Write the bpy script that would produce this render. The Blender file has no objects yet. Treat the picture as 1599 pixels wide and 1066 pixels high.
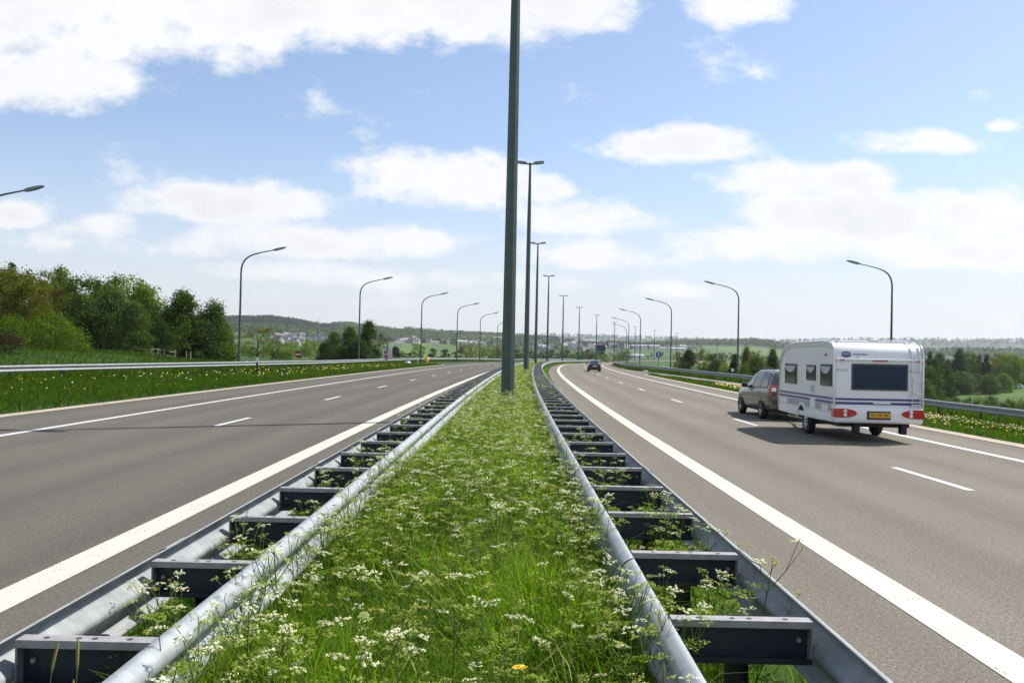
import bpy, bmesh, math, random
import numpy as np
from mathutils import Matrix, Vector

random.seed(7); RNG = np.random.default_rng(11)
scene = bpy.context.scene
COL = scene.collection
R = math.radians

# ------------------------------------------------------------------ camera
CAMH = 1.96
FPX, PCX, PCY, HORY = 1400.0, 799.5, 533.0, 551.0
ROLL = R(1.2)
PITCH = math.atan((HORY - PCY) / FPX)
_c, _s, _cp, _sp = math.cos(ROLL), math.sin(ROLL), math.cos(PITCH), math.sin(PITCH)
def _tilt(v): return Vector((v[0], v[1]*_cp - v[2]*_sp, v[1]*_sp + v[2]*_cp))
cam_d = bpy.data.cameras.new('camera'); cam = bpy.data.objects.new('camera', cam_d); COL.objects.link(cam)
_r, _u, _f = _tilt((_c, 0, _s)), _tilt((-_s, 0, _c)), _tilt((0, 1, 0))
M4 = Matrix.Identity(4)
for i in range(3):
    M4[i][0] = _r[i]; M4[i][1] = _u[i]; M4[i][2] = -_f[i]
M4.translation = Vector((0, 0, CAMH))
cam.matrix_world = M4
cam_d.sensor_width = 36.0; cam_d.lens = 36.0 * FPX / 1599.0
cam_d.clip_start = 0.1; cam_d.clip_end = 30000
scene.camera = cam
def ray(x, y):
    u, v = x - PCX, y - PCY
    return _tilt((_c*u + _s*v, FPX, -(-_s*u + _c*v)))
def at(x, y, Y):
    "world point on the sight line through photo pixel (x, y) at forward distance Y"
    d = ray(x, y); t = Y / d.y
    return Vector((d.x*t, Y, CAMH + d.z*t))

# ------------------------------------------------------------------ sun, sky, exposure
SUN_AZ, SUN_EL = R(60), R(52)
sdir = Vector((math.sin(SUN_AZ)*math.cos(SUN_EL), math.cos(SUN_AZ)*math.cos(SUN_EL), math.sin(SUN_EL)))
sl = bpy.data.lights.new('sun', 'SUN'); sl.energy = 4.2; sl.angle = R(0.53); sl.color = (1.0, 0.95, 0.88)
so = bpy.data.objects.new('sun', sl); COL.objects.link(so)
so.rotation_euler = (-sdir).to_track_quat('-Z', 'Y').to_euler()
scene.view_settings.view_transform = 'Standard'; scene.view_settings.look = 'None'
scene.view_settings.exposure = 0.70; scene.view_settings.gamma = 1.0
scene.view_settings.use_curve_mapping = False
cy = scene.cycles
cy.max_bounces = 6; cy.diffuse_bounces = 3; cy.glossy_bounces = 3; cy.transmission_bounces = 4
cy.transparent_max_bounces = 8; cy.volume_bounces = 0; cy.caustics_reflective = False; cy.caustics_refractive = False
cy.sample_clamp_indirect = 4.0

SKY_STRENGTH = 0.099
HAZE_DENSITY = 0.000085

class NT:
    def __init__(s, tree): s.t = tree; s.n = tree.nodes; s.l = tree.links
    def add(s, typ, **kw):
        n = s.n.new(typ)
        for k, v in kw.items(): setattr(n, k, v)
        return n
    def put(s, sock, v):
        if v is None: return
        if hasattr(v, 'is_linked') or isinstance(v, bpy.types.NodeSocket): s.l.new(v, sock)
        else: sock.default_value = v
    def math(s, op, a, b=None, c=None, clamp=False):
        n = s.add('ShaderNodeMath', operation=op); n.use_clamp = clamp
        s.put(n.inputs[0], a); s.put(n.inputs[1], b); s.put(n.inputs[2], c)
        return n.outputs[0]
    def mix(s, f, a, b, mode='MIX'):
        n = s.add('ShaderNodeMix', data_type='RGBA', blend_type=mode)
        s.put(n.inputs[0], f); s.put(n.inputs[6], rgba(a)); s.put(n.inputs[7], rgba(b))
        return n.outputs[2]
    def ramp(s, f, stops, interp='LINEAR'):
        n = s.add('ShaderNodeValToRGB'); cr = n.color_ramp; cr.interpolation = interp
        while len(cr.elements) < len(stops): cr.elements.new(0.5)
        for e, (p, c) in zip(cr.elements, stops):
            e.position = p; e.color = rgba(c)
        s.put(n.inputs[0], f); return n.outputs[0]
    def sstep(s, x, a, b):
        n = s.add('ShaderNodeMapRange', interpolation_type='SMOOTHSTEP')
        s.put(n.inputs[0], x); n.inputs[1].default_value = a; n.inputs[2].default_value = b
        n.inputs[3].default_value = 0; n.inputs[4].default_value = 1
        return n.outputs[0]
    def noise(s, vec, scale, detail=4, rough=0.5, dist=0.0, dim='3D'):
        n = s.add('ShaderNodeTexNoise', noise_dimensions=dim)
        if vec is not None: s.l.new(vec, n.inputs['Vector'])
        n.inputs['Scale'].default_value = scale; n.inputs['Detail'].default_value = detail
        n.inputs['Roughness'].default_value = rough; n.inputs['Distortion'].default_value = dist
        return n.outputs[0]
def rgba(c):
    if isinstance(c, (int, float)): return (c, c, c, 1)
    if isinstance(c, (tuple, list)): return tuple(c) if len(c) == 4 else tuple(c) + (1,)
    return c

W = bpy.data.worlds.new('World'); scene.world = W; W.use_nodes = True
def build_sky():
    k = NT(W.node_tree); k.n.clear()
    sky = k.add('ShaderNodeTexSky', sky_type='NISHITA'); sky.sun_disc = False
    sky.sun_elevation = SUN_EL; sky.sun_rotation = SUN_AZ; sky.altitude = 300
    sky.air_density = 1.0; sky.dust_density = 1.0; sky.ozone_density = 1.6
    tc = k.add('ShaderNodeTexCoord')
    sep = k.add('ShaderNodeSeparateXYZ'); k.l.new(tc.outputs['Generated'], sep.inputs[0])
    x, y, z = sep.outputs
    yy = k.math('MAXIMUM', y, 0.05)
    a = k.math('DIVIDE', x, yy); e = k.math('DIVIDE', z, yy)
    comb = k.add('ShaderNodeCombineXYZ'); k.put(comb.inputs[0], a); k.put(comb.inputs[1], k.math('MULTIPLY', e, 1.6))
    p = comb.outputs[0]
    n1 = k.noise(p, 6.0, 8, 0.52, 0.1)
    n2 = k.noise(p, 19.0, 6, 0.55, 0.0)
    wob = k.noise(p, 2.6, 3, 0.5)
    # cloud banks: photo pixel centre, half width, half height (pixels), weight
    cl = [(60, 20, 420, 170, 1.25), (330, 10, 420, 105, 1.25), (660, 15, 300, 100, 1.2), (890, 0, 150, 92, 1.25), (40, 120, 240, 85, 1.2), (1145, 10, 95, 52, 1.1),
          (395, 322, 190, 44, 1.2), (690, 288, 175, 64, 1.25), (520, 378, 230, 40, 1.15), (165, 360, 75, 24, .8), (20, 337, 60, 27, .95),
          (235, 385, 180, 26, .7), (1045, 232, 150, 40, 1.05), (1415, 224, 125, 26, 1.0), (1260, 285, 185, 38, 1.05), (1440, 345, 340, 60, 1.5),
          (1180, 385, 190, 42, 1.2), (1520, 395, 220, 42, 1.2), (930, 345, 130, 40, .95), (935, 400, 140, 32, .8), (850, 295, 70, 32, .9), (1565, 199, 26, 12, .6), (1530, 150, 22, 14, .5),
          (430, 425, 160, 18, .5), (1080, 455, 110, 14, .5), (700, 440, 200, 18, .4)]
    acc = None
    for (px, py, hw, hh, w) in cl:
        d = ray(px, py); a0, e0 = d.x/d.y, d.z/d.y
        dx = k.math('MULTIPLY', k.math('SUBTRACT', a, a0), FPX/hw)
        dy = k.math('MULTIPLY', k.math('SUBTRACT', e, e0), FPX/hh)
        # flatter base: squash the lower half
        dyl = k.math('MINIMUM', dy, 0.0)
        dy = k.math('ADD', dy, k.math('MULTIPLY', dyl, 0.45))
        v = k.math('SUBTRACT', 1.0, k.math('ADD', k.math('MULTIPLY', dx, dx), k.math('MULTIPLY', dy, dy)))
        v = k.math('MULTIPLY', k.math('MAXIMUM', v, -1.5), w)
        acc = v if acc is None else k.math('SMOOTH_MAX', acc, v, 0.25)
    # behind the camera: plain drifting cumulus
    nb = k.noise(tc.outputs['Generated'], 3.0, 7, 0.6, 0.3)
    back = k.math('MULTIPLY', k.math('SUBTRACT', nb, 0.5), 6.0)
    front = k.sstep(y, 0.12, 0.3)
    base = k.math('ADD', k.math('MULTIPLY', acc, front), k.math('MULTIPLY', back, k.math('SUBTRACT', 1.0, front)))
    n3 = k.noise(p, 70.0, 4, 0.65)
    tex = k.math('ADD', k.math('MULTIPLY', k.math('SUBTRACT', n1, 0.5), 5.0), k.math('MULTIPLY', k.math('SUBTRACT', n2, 0.5), 3.0))
    tex = k.math('ADD', tex, k.math('MULTIPLY', k.math('SUBTRACT', n3, 0.5), 0.9))
    dens = k.math('ADD', k.math('MULTIPLY', base, 1.25), tex)
    mask = k.sstep(dens, -0.35, 1.15)
    # soft body shading of the clouds: greyer where the bank is thick
    thick = k.sstep(k.math('ADD', dens, k.math('MULTIPLY', k.math('SUBTRACT', wob, 0.5), 3.5)), 0.6, 3.2)
    white = k.mix(thick, (0.625, 0.625, 0.63), (0.53, 0.535, 0.545))
    skyc = k.mix(1.0, sky.outputs[0], (SKY_STRENGTH,)*3, 'MULTIPLY')
    # thin veil that whitens the air towards the horizon
    low = k.math('SUBTRACT', 1.0, k.sstep(z, -0.02, 0.30))
    veil = k.math('MAXIMUM', k.math('MULTIPLY', low, 0.92), 0.12)
    skyc = k.mix(veil, skyc, k.mix(low, (0.30, 0.41, 0.67), (0.535, 0.535, 0.53)))
    out = k.mix(k.math('MULTIPLY', mask, 0.97), skyc, white)
    inv = k.mix(1.0, out, (1/SKY_STRENGTH,)*3, 'MULTIPLY')
    bg = k.add('ShaderNodeBackground'); k.l.new(inv, bg.inputs[0]); bg.inputs[1].default_value = SKY_STRENGTH
    o = k.add('ShaderNodeOutputWorld'); k.l.new(bg.outputs[0], o.inputs[0])
build_sky()

# ------------------------------------------------------------------ helpers
def tag(o, label=None, cat=None, group=None, kind=None):
    if label: o['label'] = label
    if cat: o['category'] = cat
    if group: o['group'] = group
    if kind: o['kind'] = kind
    return o
def empty(name, loc=(0, 0, 0), rz=0.0, label=None, cat=None, group=None):
    o = bpy.data.objects.new(name, None); COL.objects.link(o)
    o.location = loc; o.rotation_euler = (0, 0, rz); o.empty_display_size = 0.2
    return tag(o, label, cat, group)
def kids(o): return [c for c in o.children]
def copy_tree(o, parent=None):
    c = o.copy(); COL.objects.link(c)
    if parent is not None: c.parent = parent
    for ch in kids(o): copy_tree(ch, c)
    return c
def np_mesh(name, V, F, mats=(), smooth=False, mi=None, attrs=None, uv=None):
    "V (n,3), F (m,k) all faces with k corners (or list of such arrays)"
    me = bpy.data.meshes.new(name)
    Fs = F if isinstance(F, list) else [F]
    Fs = [np.asarray(f, dtype=np.int32) for f in Fs if len(f)]
    V = np.asarray(V, dtype=np.float32)
    me.vertices.add(len(V)); me.vertices.foreach_set('co', V.ravel())
    loops = np.concatenate([f.ravel() for f in Fs]); tot = np.concatenate([np.full(len(f), f.shape[1], np.int32) for f in Fs])
    start = np.concatenate([[0], np.cumsum(tot)[:-1]]).astype(np.int32)
    me.loops.add(len(loops)); me.loops.foreach_set('vertex_index', loops.astype(np.int32))
    me.polygons.add(len(tot)); me.polygons.foreach_set('loop_start', start); me.polygons.foreach_set('loop_total', tot)
    for m in mats: me.materials.append(m)
    if mi is not None: me.polygons.foreach_set('material_index', np.asarray(mi, np.int32))
    if smooth: me.polygons.foreach_set('use_smooth', np.ones(len(tot), bool))
    for kname, arr in (attrs or {}).items():
        at_ = me.attributes.new(kname, 'FLOAT', 'POINT'); at_.data.foreach_set('value', np.asarray(arr, np.float32))
    if uv is not None:
        l = me.uv_layers.new(name='UVMap'); l.data.foreach_set('uv', np.asarray(uv, np.float32)[loops].ravel())
    me.update(calc_edges=True); me.validate()
    return me
def obj(name, me, parent=None, loc=None):
    o = bpy.data.objects.new(name, me); COL.objects.link(o)
    if parent is not None: o.parent = parent
    if loc is not None: o.location = loc
    return o

class MB:
    "collects shapes, builds ONE mesh object"
    def __init__(s): s.v = []; s.f = []; s.m = []; s.sm = []
    def add(s, vs, fs, m=0, smooth=False):
        b = len(s.v); s.v += [tuple(v) for v in vs]
        for f in fs: s.f.append(tuple(b+i for i in f)); s.m.append(m); s.sm.append(smooth)
        return s
    def box(s, c, d, m=0, rz=0.0, bev=0.0):
        hx, hy, hz = d[0]/2, d[1]/2, d[2]/2
        if bev <= 0:
            P = [(-hx,-hy,-hz),(hx,-hy,-hz),(hx,hy,-hz),(-hx,hy,-hz),(-hx,-hy,hz),(hx,-hy,hz),(hx,hy,hz),(-hx,hy,hz)]
            F = [(0,3,2,1),(4,5,6,7),(0,1,5,4),(1,2,6,5),(2,3,7,6),(3,0,4,7)]
        else:
            bm = bmesh.new(); bmesh.ops.create_cube(bm, size=1)
            bmesh.ops.scale(bm, vec=d, verts=bm.verts)
            bmesh.ops.bevel(bm, geom=bm.edges[:], offset=bev, segments=2, affect='EDGES', profile=0.5)
            bm.verts.index_update()
            P = [v.co[:] for v in bm.verts]; F = [[v.index for v in f.verts] for f in bm.faces]; bm.free()
        cs, sn = math.cos(rz), math.sin(rz)
        return s.add([(c[0]+x*cs-y*sn, c[1]+x*sn+y*cs, c[2]+z) for x, y, z in P], F, m)
    def tube(s, path, rad, n=8, m=0, caps=True, smooth=True, up=(0, 0, 1)):
        P = [Vector(p) for p in path]; rad = rad if isinstance(rad, (list, tuple)) else [rad]*len(P)
        rings = []; ref = None
        for i, p in enumerate(P):
            t = (P[min(i+1, len(P)-1)] - P[max(i-1, 0)]).normalized()
            if ref is None:
                ref = t.orthogonal().normalized()
                if abs(t.z) > .9: ref = Vector((1, 0, 0))
            ref = (ref - t*ref.dot(t)).normalized(); b = t.cross(ref)
            rings.append([p + (ref*math.cos(2*math.pi*(j+.5)/n) + b*math.sin(2*math.pi*(j+.5)/n))*rad[i] for j in range(n)])
        vs = [v for r in rings for v in r]; fs = []
        for i in range(len(P)-1):
            for j in range(n):
                a, b2 = i*n+j, i*n+(j+1) % n
                fs.append((a, b2, b2+n, a+n))
        s.add(vs, fs, m, smooth)
        if caps:
            s.add(rings[0], [tuple(range(n))[::-1]], m); s.add(rings[-1], [tuple(range(n))], m)
        return s
    def prism(s, poly, h0, h1, axis=2, m=0, smooth=False):
        "poly of 2D points extruded along an axis (0: x, 1: y, 2: z)"
        def P(a, b, h): return {0: (h, a, b), 1: (a, h, b), 2: (a, b, h)}[axis]
        n = len(poly)
        vs = [P(a, b, h0) for a, b in poly] + [P(a, b, h1) for a, b in poly]
        fs = [tuple(range(n))[::-1], tuple(range(n, 2*n))]
        s.add(vs, fs, m); s.add(vs, [(i, (i+1) % n, n+(i+1) % n, n+i) for i in range(n)], m, smooth); return s
    def lathe(s, prof, c, axis=0, n=20, m=0, smooth=True):
        vs = []; fs = []
        for (r, h) in prof:
            for j in range(n):
                a = 2*math.pi*j/n; u, w = r*math.cos(a), r*math.sin(a)
                q = {0: (h, u, w), 1: (u, h, w), 2: (u, w, h)}[axis]
                vs.append((c[0]+q[0], c[1]+q[1], c[2]+q[2]))
        for i in range(len(prof)-1):
            for j in range(n): fs.append((i*n+j, i*n+(j+1) % n, (i+1)*n+(j+1) % n, (i+1)*n+j))
        return s.add(vs, fs, m, smooth)
    def sheet(s, pts, m=0): return s.add(pts, [tuple(range(len(pts)))], m)
    def mesh(s, name, mats):
        me = bpy.data.meshes.new(name); me.from_pydata(s.v, [], s.f)
        for m in (mats if isinstance(mats, (list, tuple)) else [mats]): me.materials.append(m)
        me.polygons.foreach_set('material_index', s.m); me.polygons.foreach_set('use_smooth', s.sm)
        bm = bmesh.new(); bm.from_mesh(me); bmesh.ops.recalc_face_normals(bm, faces=bm.faces[:]); bm.to_mesh(me); bm.free()
        me.update(); return me
    def build(s, name, mats, parent=None, loc=None): return obj(name, s.mesh(name, mats), parent, loc)

# ------------------------------------------------------------------ materials
def mat(name, color, rough=0.6, metal=0.0, spec=0.5, vary=None, bump=None, coat=0.0, trans=0.0):
    "vary=(scale, amount[, detail]) noise in value; bump=(scale, strength)"
    m = bpy.data.materials.new(name); m.use_nodes = True
    k = NT(m.node_tree); p = k.n['Principled BSDF']
    p.inputs['Roughness'].default_value = rough; p.inputs['Metallic'].default_value = metal
    p.inputs['Specular IOR Level'].default_value = spec; p.inputs['Coat Weight'].default_value = coat
    tc = k.add('ShaderNodeTexCoord')
    if vary:
        n = k.noise(tc.outputs['Object'], vary[0], vary[2] if len(vary) > 2 else 5, 0.6)
        c0 = tuple(x*(1-vary[1]) for x in color); c1 = tuple(min(1, x*(1+vary[1])) for x in color)
        k.l.new(k.ramp(n, [(0.3, c0), (0.7, c1)]), p.inputs['Base Color'])
    else: p.inputs['Base Color'].default_value = rgba(color)
    if bump:
        b = k.add('ShaderNodeBump'); b.inputs['Strength'].default_value = bump[1]; b.inputs['Distance'].default_value = 0.02
        k.l.new(k.noise(tc.outputs['Object'], bump[0], 6, 0.6), b.inputs['Height']); k.l.new(b.outputs[0], p.inputs['Normal'])
    return m
def leaf_mat(name, c0, c1, trans=0.35, rough=0.55, clump=0.5, attr=True, dif=0.62, tr=(1.7, 1.85, 0.5)):
    m = bpy.data.materials.new(name); m.use_nodes = True
    k = NT(m.node_tree); p = k.n['Principled BSDF']; out = k.n['Material Output']
    tc = k.add('ShaderNodeTexCoord')
    if attr:
        a = k.add('ShaderNodeAttribute', attribute_name='rnd'); f = a.outputs['Fac']
        n = k.noise(tc.outputs['Object'], clump, 3, 0.6)
        f = k.math('ADD', k.math('MULTIPLY', f, 0.55), k.math('MULTIPLY', k.math('SUBTRACT', n, 0.25), 0.9), clamp=True)
    else: f = k.noise(tc.outputs['Object'], clump, 4, 0.6)
    oi = k.add('ShaderNodeObjectInfo')
    f = k.math('ADD', f, k.math('MULTIPLY', k.math('SUBTRACT', oi.outputs['Random'], 0.5), 0.3), clamp=True)
    c = k.ramp(f, [(0.0, c0), (1.0, c1)])
    k.l.new(k.mix(1.0, c, (dif, dif, dif*.8), 'MULTIPLY'), p.inputs['Base Color']); p.inputs['Roughness'].default_value = rough
    p.inputs['Specular IOR Level'].default_value = 0.10
    t = k.add('ShaderNodeBsdfTranslucent'); k.l.new(k.mix(1.0, c, tr, 'MULTIPLY'), t.inputs[0])
    mx = k.add('ShaderNodeMixShader'); mx.inputs[0].default_value = trans
    k.l.new(p.outputs[0], mx.inputs[1]); k.l.new(t.outputs[0], mx.inputs[2]); k.l.new(mx.outputs[0], out.inputs[0])
    return m

def asphalt(name, c_lo, c_hi):
    m = bpy.data.materials.new(name); m.use_nodes = True
    k = NT(m.node_tree); p = k.n['Principled BSDF']
    uv = k.add('ShaderNodeUVMap'); geo = k.add('ShaderNodeNewGeometry')
    mp = k.add('ShaderNodeMapping'); mp.inputs['Scale'].default_value = (1.0, 0.03, 1); k.l.new(uv.outputs[0], mp.inputs[0])
    streak = k.noise(mp.outputs[0], 1.6, 5, 0.6)
    pos = geo.outputs['Position']
    patch = k.noise(pos, 0.16, 5, 0.6)
    grain = k.noise(pos, 70.0, 3, 0.8); grain2 = k.noise(pos, 190.0, 2, 0.9)
    f = k.math('ADD', k.math('MULTIPLY', streak, 0.55), k.math('MULTIPLY', patch, 0.45))
    base = k.ramp(f, [(0.30, c_lo), (0.70, c_hi)])
    su = k.add('ShaderNodeSeparateXYZ'); k.l.new(uv.outputs[0], su.inputs[0])
    tr = k.math('SINE', k.math('MULTIPLY', k.math('ADD', su.outputs[0], k.math('MULTIPLY', patch, 0.5)), 3.55))
    tr = k.math('ADD', 1.0, k.math('MULTIPLY', tr, 0.075))
    cmb = k.add('ShaderNodeCombineXYZ'); [k.put(cmb.inputs[i], tr) for i in range(3)]
    base = k.mix(1.0, base, cmb.outputs[0], 'MULTIPLY')
    stain = k.noise(pos, 0.9, 6, 0.7, 0.6); base = k.mix(k.sstep(stain, 0.60, 0.74), base, k.mix(1.0, base, (0.84, 0.83, 0.82), 'MULTIPLY'))
    g = k.math('ADD', k.math('MULTIPLY', k.math('SUBTRACT', grain, 0.5), 3.4), k.math('MULTIPLY', k.math('SUBTRACT', grain2, 0.5), 1.5))
    cd = k.add('ShaderNodeTexNoise'); k.l.new(pos, cd.inputs['Vector']); cd.inputs['Scale'].default_value = 26.0; cd.inputs['Detail'].default_value = 3
    g = k.math('ADD', g, k.math('MULTIPLY', k.math('SUBTRACT', cd.outputs[0], 0.5), 0.9))
    base = k.mix(1.0, base, k.ramp(k.math('ADD', g, 0.5), [(0.0, (0.50,)*3), (0.5, (1.0,)*3), (0.8, (1.3, 1.28, 1.24)), (1.0, (2.0, 1.95, 1.85))]), 'MULTIPLY')
    k.l.new(base, p.inputs['Base Color']); p.inputs['Roughness'].default_value = 0.9
    p.inputs['Specular IOR Level'].default_value = 0.12
    b = k.add('ShaderNodeBump'); b.inputs['Strength'].default_value = 0.5; b.inputs['Distance'].default_value = 0.006
    k.l.new(grain, b.inputs['Height']); k.l.new(b.outputs[0], p.inputs['Normal'])
    return m

def paint_mat(name, color, wear):
    m = bpy.data.materials.new(name); m.use_nodes = True
    k = NT(m.node_tree); p = k.n['Principled BSDF']; geo = k.add('ShaderNodeNewGeometry')
    n = k.noise(geo.outputs['Position'], 55.0, 4, 0.7); n2 = k.noise(geo.outputs['Position'], 1.3, 4, 0.6)
    f = k.math('ADD', k.math('MULTIPLY', n, 0.6), k.math('MULTIPLY', n2, 0.4))
    c = k.ramp(f, [(0.28, tuple(x*wear for x in color)), (0.46, color), (0.8, tuple(min(.9, x*1.06) for x in color))])
    k.l.new(c, p.inputs['Base Color']); p.inputs['Roughness'].default_value = 0.6
    w1 = k.noise(geo.outputs['Position'], 38.0, 5, 0.75); w2 = k.noise(geo.outputs['Position'], 2.2, 4, 0.65)
    hole = k.sstep(k.math('ADD', k.math('MULTIPLY', w1, 0.6), k.math('MULTIPLY', w2, 0.4)), 0.575, 0.64)
    tr = k.add('ShaderNodeBsdfTransparent'); mx = k.add('ShaderNodeMixShader'); k.l.new(k.math('MULTIPLY', hole, 0.75), mx.inputs[0])
    k.l.new(p.outputs[0], mx.inputs[1]); k.l.new(tr.outputs[0], mx.inputs[2]); k.l.new(mx.outputs[0], k.n['Material Output'].inputs[0])
    return m

M = dict(
    asph_r=asphalt('asphalt_warm_grey_sun_sheen', (0.136, 0.122, 0.100), (0.179, 0.161, 0.134)),  # base colour lightened to carry the sun's sheen on this carriageway
    asph_l=asphalt('asphalt_grey', (0.086, 0.079, 0.067), (0.114, 0.106, 0.090)),
    concrete=mat('edge_concrete', (0.34, 0.29, 0.22), 0.85, vary=(1.5, 0.2), bump=(20, 0.3)),
    ramp=mat('slip_road_concrete', (0.17, 0.157, 0.135), 0.85, vary=(0.4, 0.15)),
    line=paint_mat('road_paint_white', (0.50, 0.50, 0.49), 0.72),
    line_y=paint_mat('road_paint_cream', (0.50, 0.475, 0.405), 0.66),
    galv=mat('galvanised_steel', (0.335, 0.36, 0.37), 0.5, 0.3, vary=(10, 0.20, 8), bump=(30, 0.05)),
    galv_d=mat('weathered_galvanised_steel', (0.27, 0.285, 0.285), 0.55, 0.3, vary=(7, 0.22), bump=(30, 0.06)),
    hole=mat('hole_shade_and_iron', (0.03, 0.03, 0.035), 0.7),  # near-black discs imitate shade inside the flange holes; also the church cross
    spacer=mat('spacer_steel', (0.34, 0.325, 0.32), 0.5, 0.35, vary=(12, 0.2)),
    web=mat('web_shade_dark_steel', (0.035, 0.042, 0.055), 0.5, 0.3, vary=(6, 0.25)),  # near-black base has the web's shade painted in; dark posts and poles share it
    mast=mat('mast_green_paint', (0.046, 0.078, 0.062), 0.42, 0.0, vary=(2.5, 0.18), coat=0.1),
    lampgrey=mat('luminaire_grey', (0.20, 0.22, 0.22), 0.5, 0.2, vary=(6, 0.1)),
    glass_l=mat('luminaire_glass', (0.42, 0.43, 0.42), 0.25),
    white=mat('caravan_white_gel', (0.80, 0.805, 0.81), 0.28, vary=(1.2, 0.04), coat=0.3),
    offwhite=mat('caravan_side_panel', (0.76, 0.76, 0.725), 0.38, vary=(1.0, 0.04), coat=0.15),
    skirt=mat('caravan_grey_skirt', (0.36, 0.37, 0.39), 0.4, vary=(3, 0.08)),
    stripe=mat('caravan_blue_stripe', (0.055, 0.055, 0.20), 0.35),
    alu=mat('bright_aluminium', (0.70, 0.71, 0.72), 0.25, 0.7),
    dark=mat('underbody_black', (0.012, 0.012, 0.013), 0.7),
    rubber=mat('tyre_rubber', (0.018, 0.018, 0.018), 0.8),
    rim=mat('wheel_rim_silver', (0.48, 0.50, 0.52), 0.35, 0.6),
    glass=mat('dark_window_glass', (0.016, 0.030, 0.052), 0.08, 0.0, spec=0.45, coat=0.15), carglass=mat('car_window_glass', (0.020, 0.034, 0.052), 0.12, 0.0, spec=0.35), rear=mat('rear_window_acrylic', (0.020, 0.036, 0.066), 0.12, 0.0, spec=0.28),
    glass_g=mat('tinted_acrylic_window', (0.022, 0.032, 0.032), 0.09, 0.0, spec=0.5),
    winframe=mat('window_frame_black', (0.045, 0.05, 0.056), 0.4),
    curtain=mat('window_curtain_white', (0.5, 0.5, 0.48), 0.9),
    red=mat('tail_lamp_red', (0.42, 0.012, 0.012), 0.15, coat=0.6),
    red_d=mat('tail_lamp_dark_red', (0.10, 0.005, 0.005), 0.3),
    lens=mat('tail_lamp_clear', (0.78, 0.72, 0.72), 0.12, coat=0.6),
    plate=mat('number_plate_yellow', (0.72, 0.40, 0.02), 0.4),
    ink=mat('plate_ink', (0.10, 0.05, 0.01), 0.5),
    carpaint=mat('car_paint_champagne', (0.095, 0.090, 0.066), 0.3, 0.35, coat=0.5),
    carblack=mat('car_paint_black', (0.008, 0.007, 0.008), 0.25, 0.0, coat=0.3),
    plastic=mat('black_plastic', (0.02, 0.02, 0.02), 0.5),
    signred=mat('sign_red', (0.36, 0.018, 0.02), 0.45),
    signblue=mat('sign_blue', (0.02, 0.11, 0.42), 0.4),
    signwhite=mat('sign_white', (0.78, 0.78, 0.78), 0.4),
    signback=mat('sign_back_aluminium', (0.60, 0.62, 0.63), 0.5, 0.3, vary=(3, 0.1)),
    signdark=mat('sign_board_dark_blue', (0.02, 0.035, 0.055), 0.5),
    yellow=mat('marker_yellow', (0.72, 0.38, 0.02), 0.45),
    orange=mat('cone_orange', (0.75, 0.12, 0.02), 0.5),
    bark=mat('tree_bark', (0.075, 0.058, 0.042), 0.9, vary=(3, 0.3), bump=(9, 0.4)),
    wood=mat('fence_weathered_wood', (0.26, 0.23, 0.19), 0.9, vary=(5, 0.25)),
    wall_w=mat('house_wall_white', (0.66, 0.64, 0.60), 0.8), wall_c=mat('house_wall_cream', (0.50, 0.45, 0.36), 0.8),
    wall_s=mat('house_wall_stone', (0.30, 0.26, 0.23), 0.85),
    roof_d=mat('slate_roof', (0.10, 0.105, 0.125), 0.6), roof_r=mat('brown_tile_roof', (0.20, 0.13, 0.10), 0.7), roof_l=mat('pale_sheet_roof', (0.55, 0.57, 0.58), 0.5),
    grass=leaf_mat('long_grass_blade', (0.032, 0.098, 0.003), (0.245, 0.375, 0.018), 0.45, 0.5, 2.2, dif=0.95, tr=(1.5, 1.6, 0.5)),
    grass_v=leaf_mat('verge_grass_blade', (0.017, 0.044, 0.002), (0.066, 0.118, 0.005), 0.48, 0.55, 0.35),
    straw=leaf_mat('dry_grass_stalk', (0.20, 0.20, 0.06), (0.46, 0.42, 0.22), 0.2, 0.7, 3.0, dif=1.0, tr=(1.1, 1.1, 0.9)),
    fern=leaf_mat('cow_parsley_leaf', (0.075, 0.150, 0.006), (0.27, 0.35, 0.040), 0.42, 0.5, 5.0, dif=0.95, tr=(1.5, 1.6, 0.5)),
    stem=leaf_mat('cow_parsley_stem', (0.09, 0.16, 0.03), (0.20, 0.27, 0.08), 0.15, 0.5, 4.0, dif=1.0, tr=(1.1, 1.1, 0.9)),
    umbel=leaf_mat('cow_parsley_flower_white', (0.58, 0.59, 0.42), (0.90, 0.90, 0.80), 0.25, 0.6, 9.0, dif=1.0, tr=(1.1, 1.1, 0.9)),
    bud=leaf_mat('cow_parsley_bud_green', (0.30, 0.36, 0.07), (0.58, 0.60, 0.22), 0.3, 0.6, 9.0, dif=1.0, tr=(1.1, 1.1, 0.9)),
    dand=mat('dandelion_yellow', (0.80, 0.52, 0.01), 0.6), puff=mat('dandelion_seed_white', (0.6, 0.6, 0.56), 0.8),
)
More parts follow.
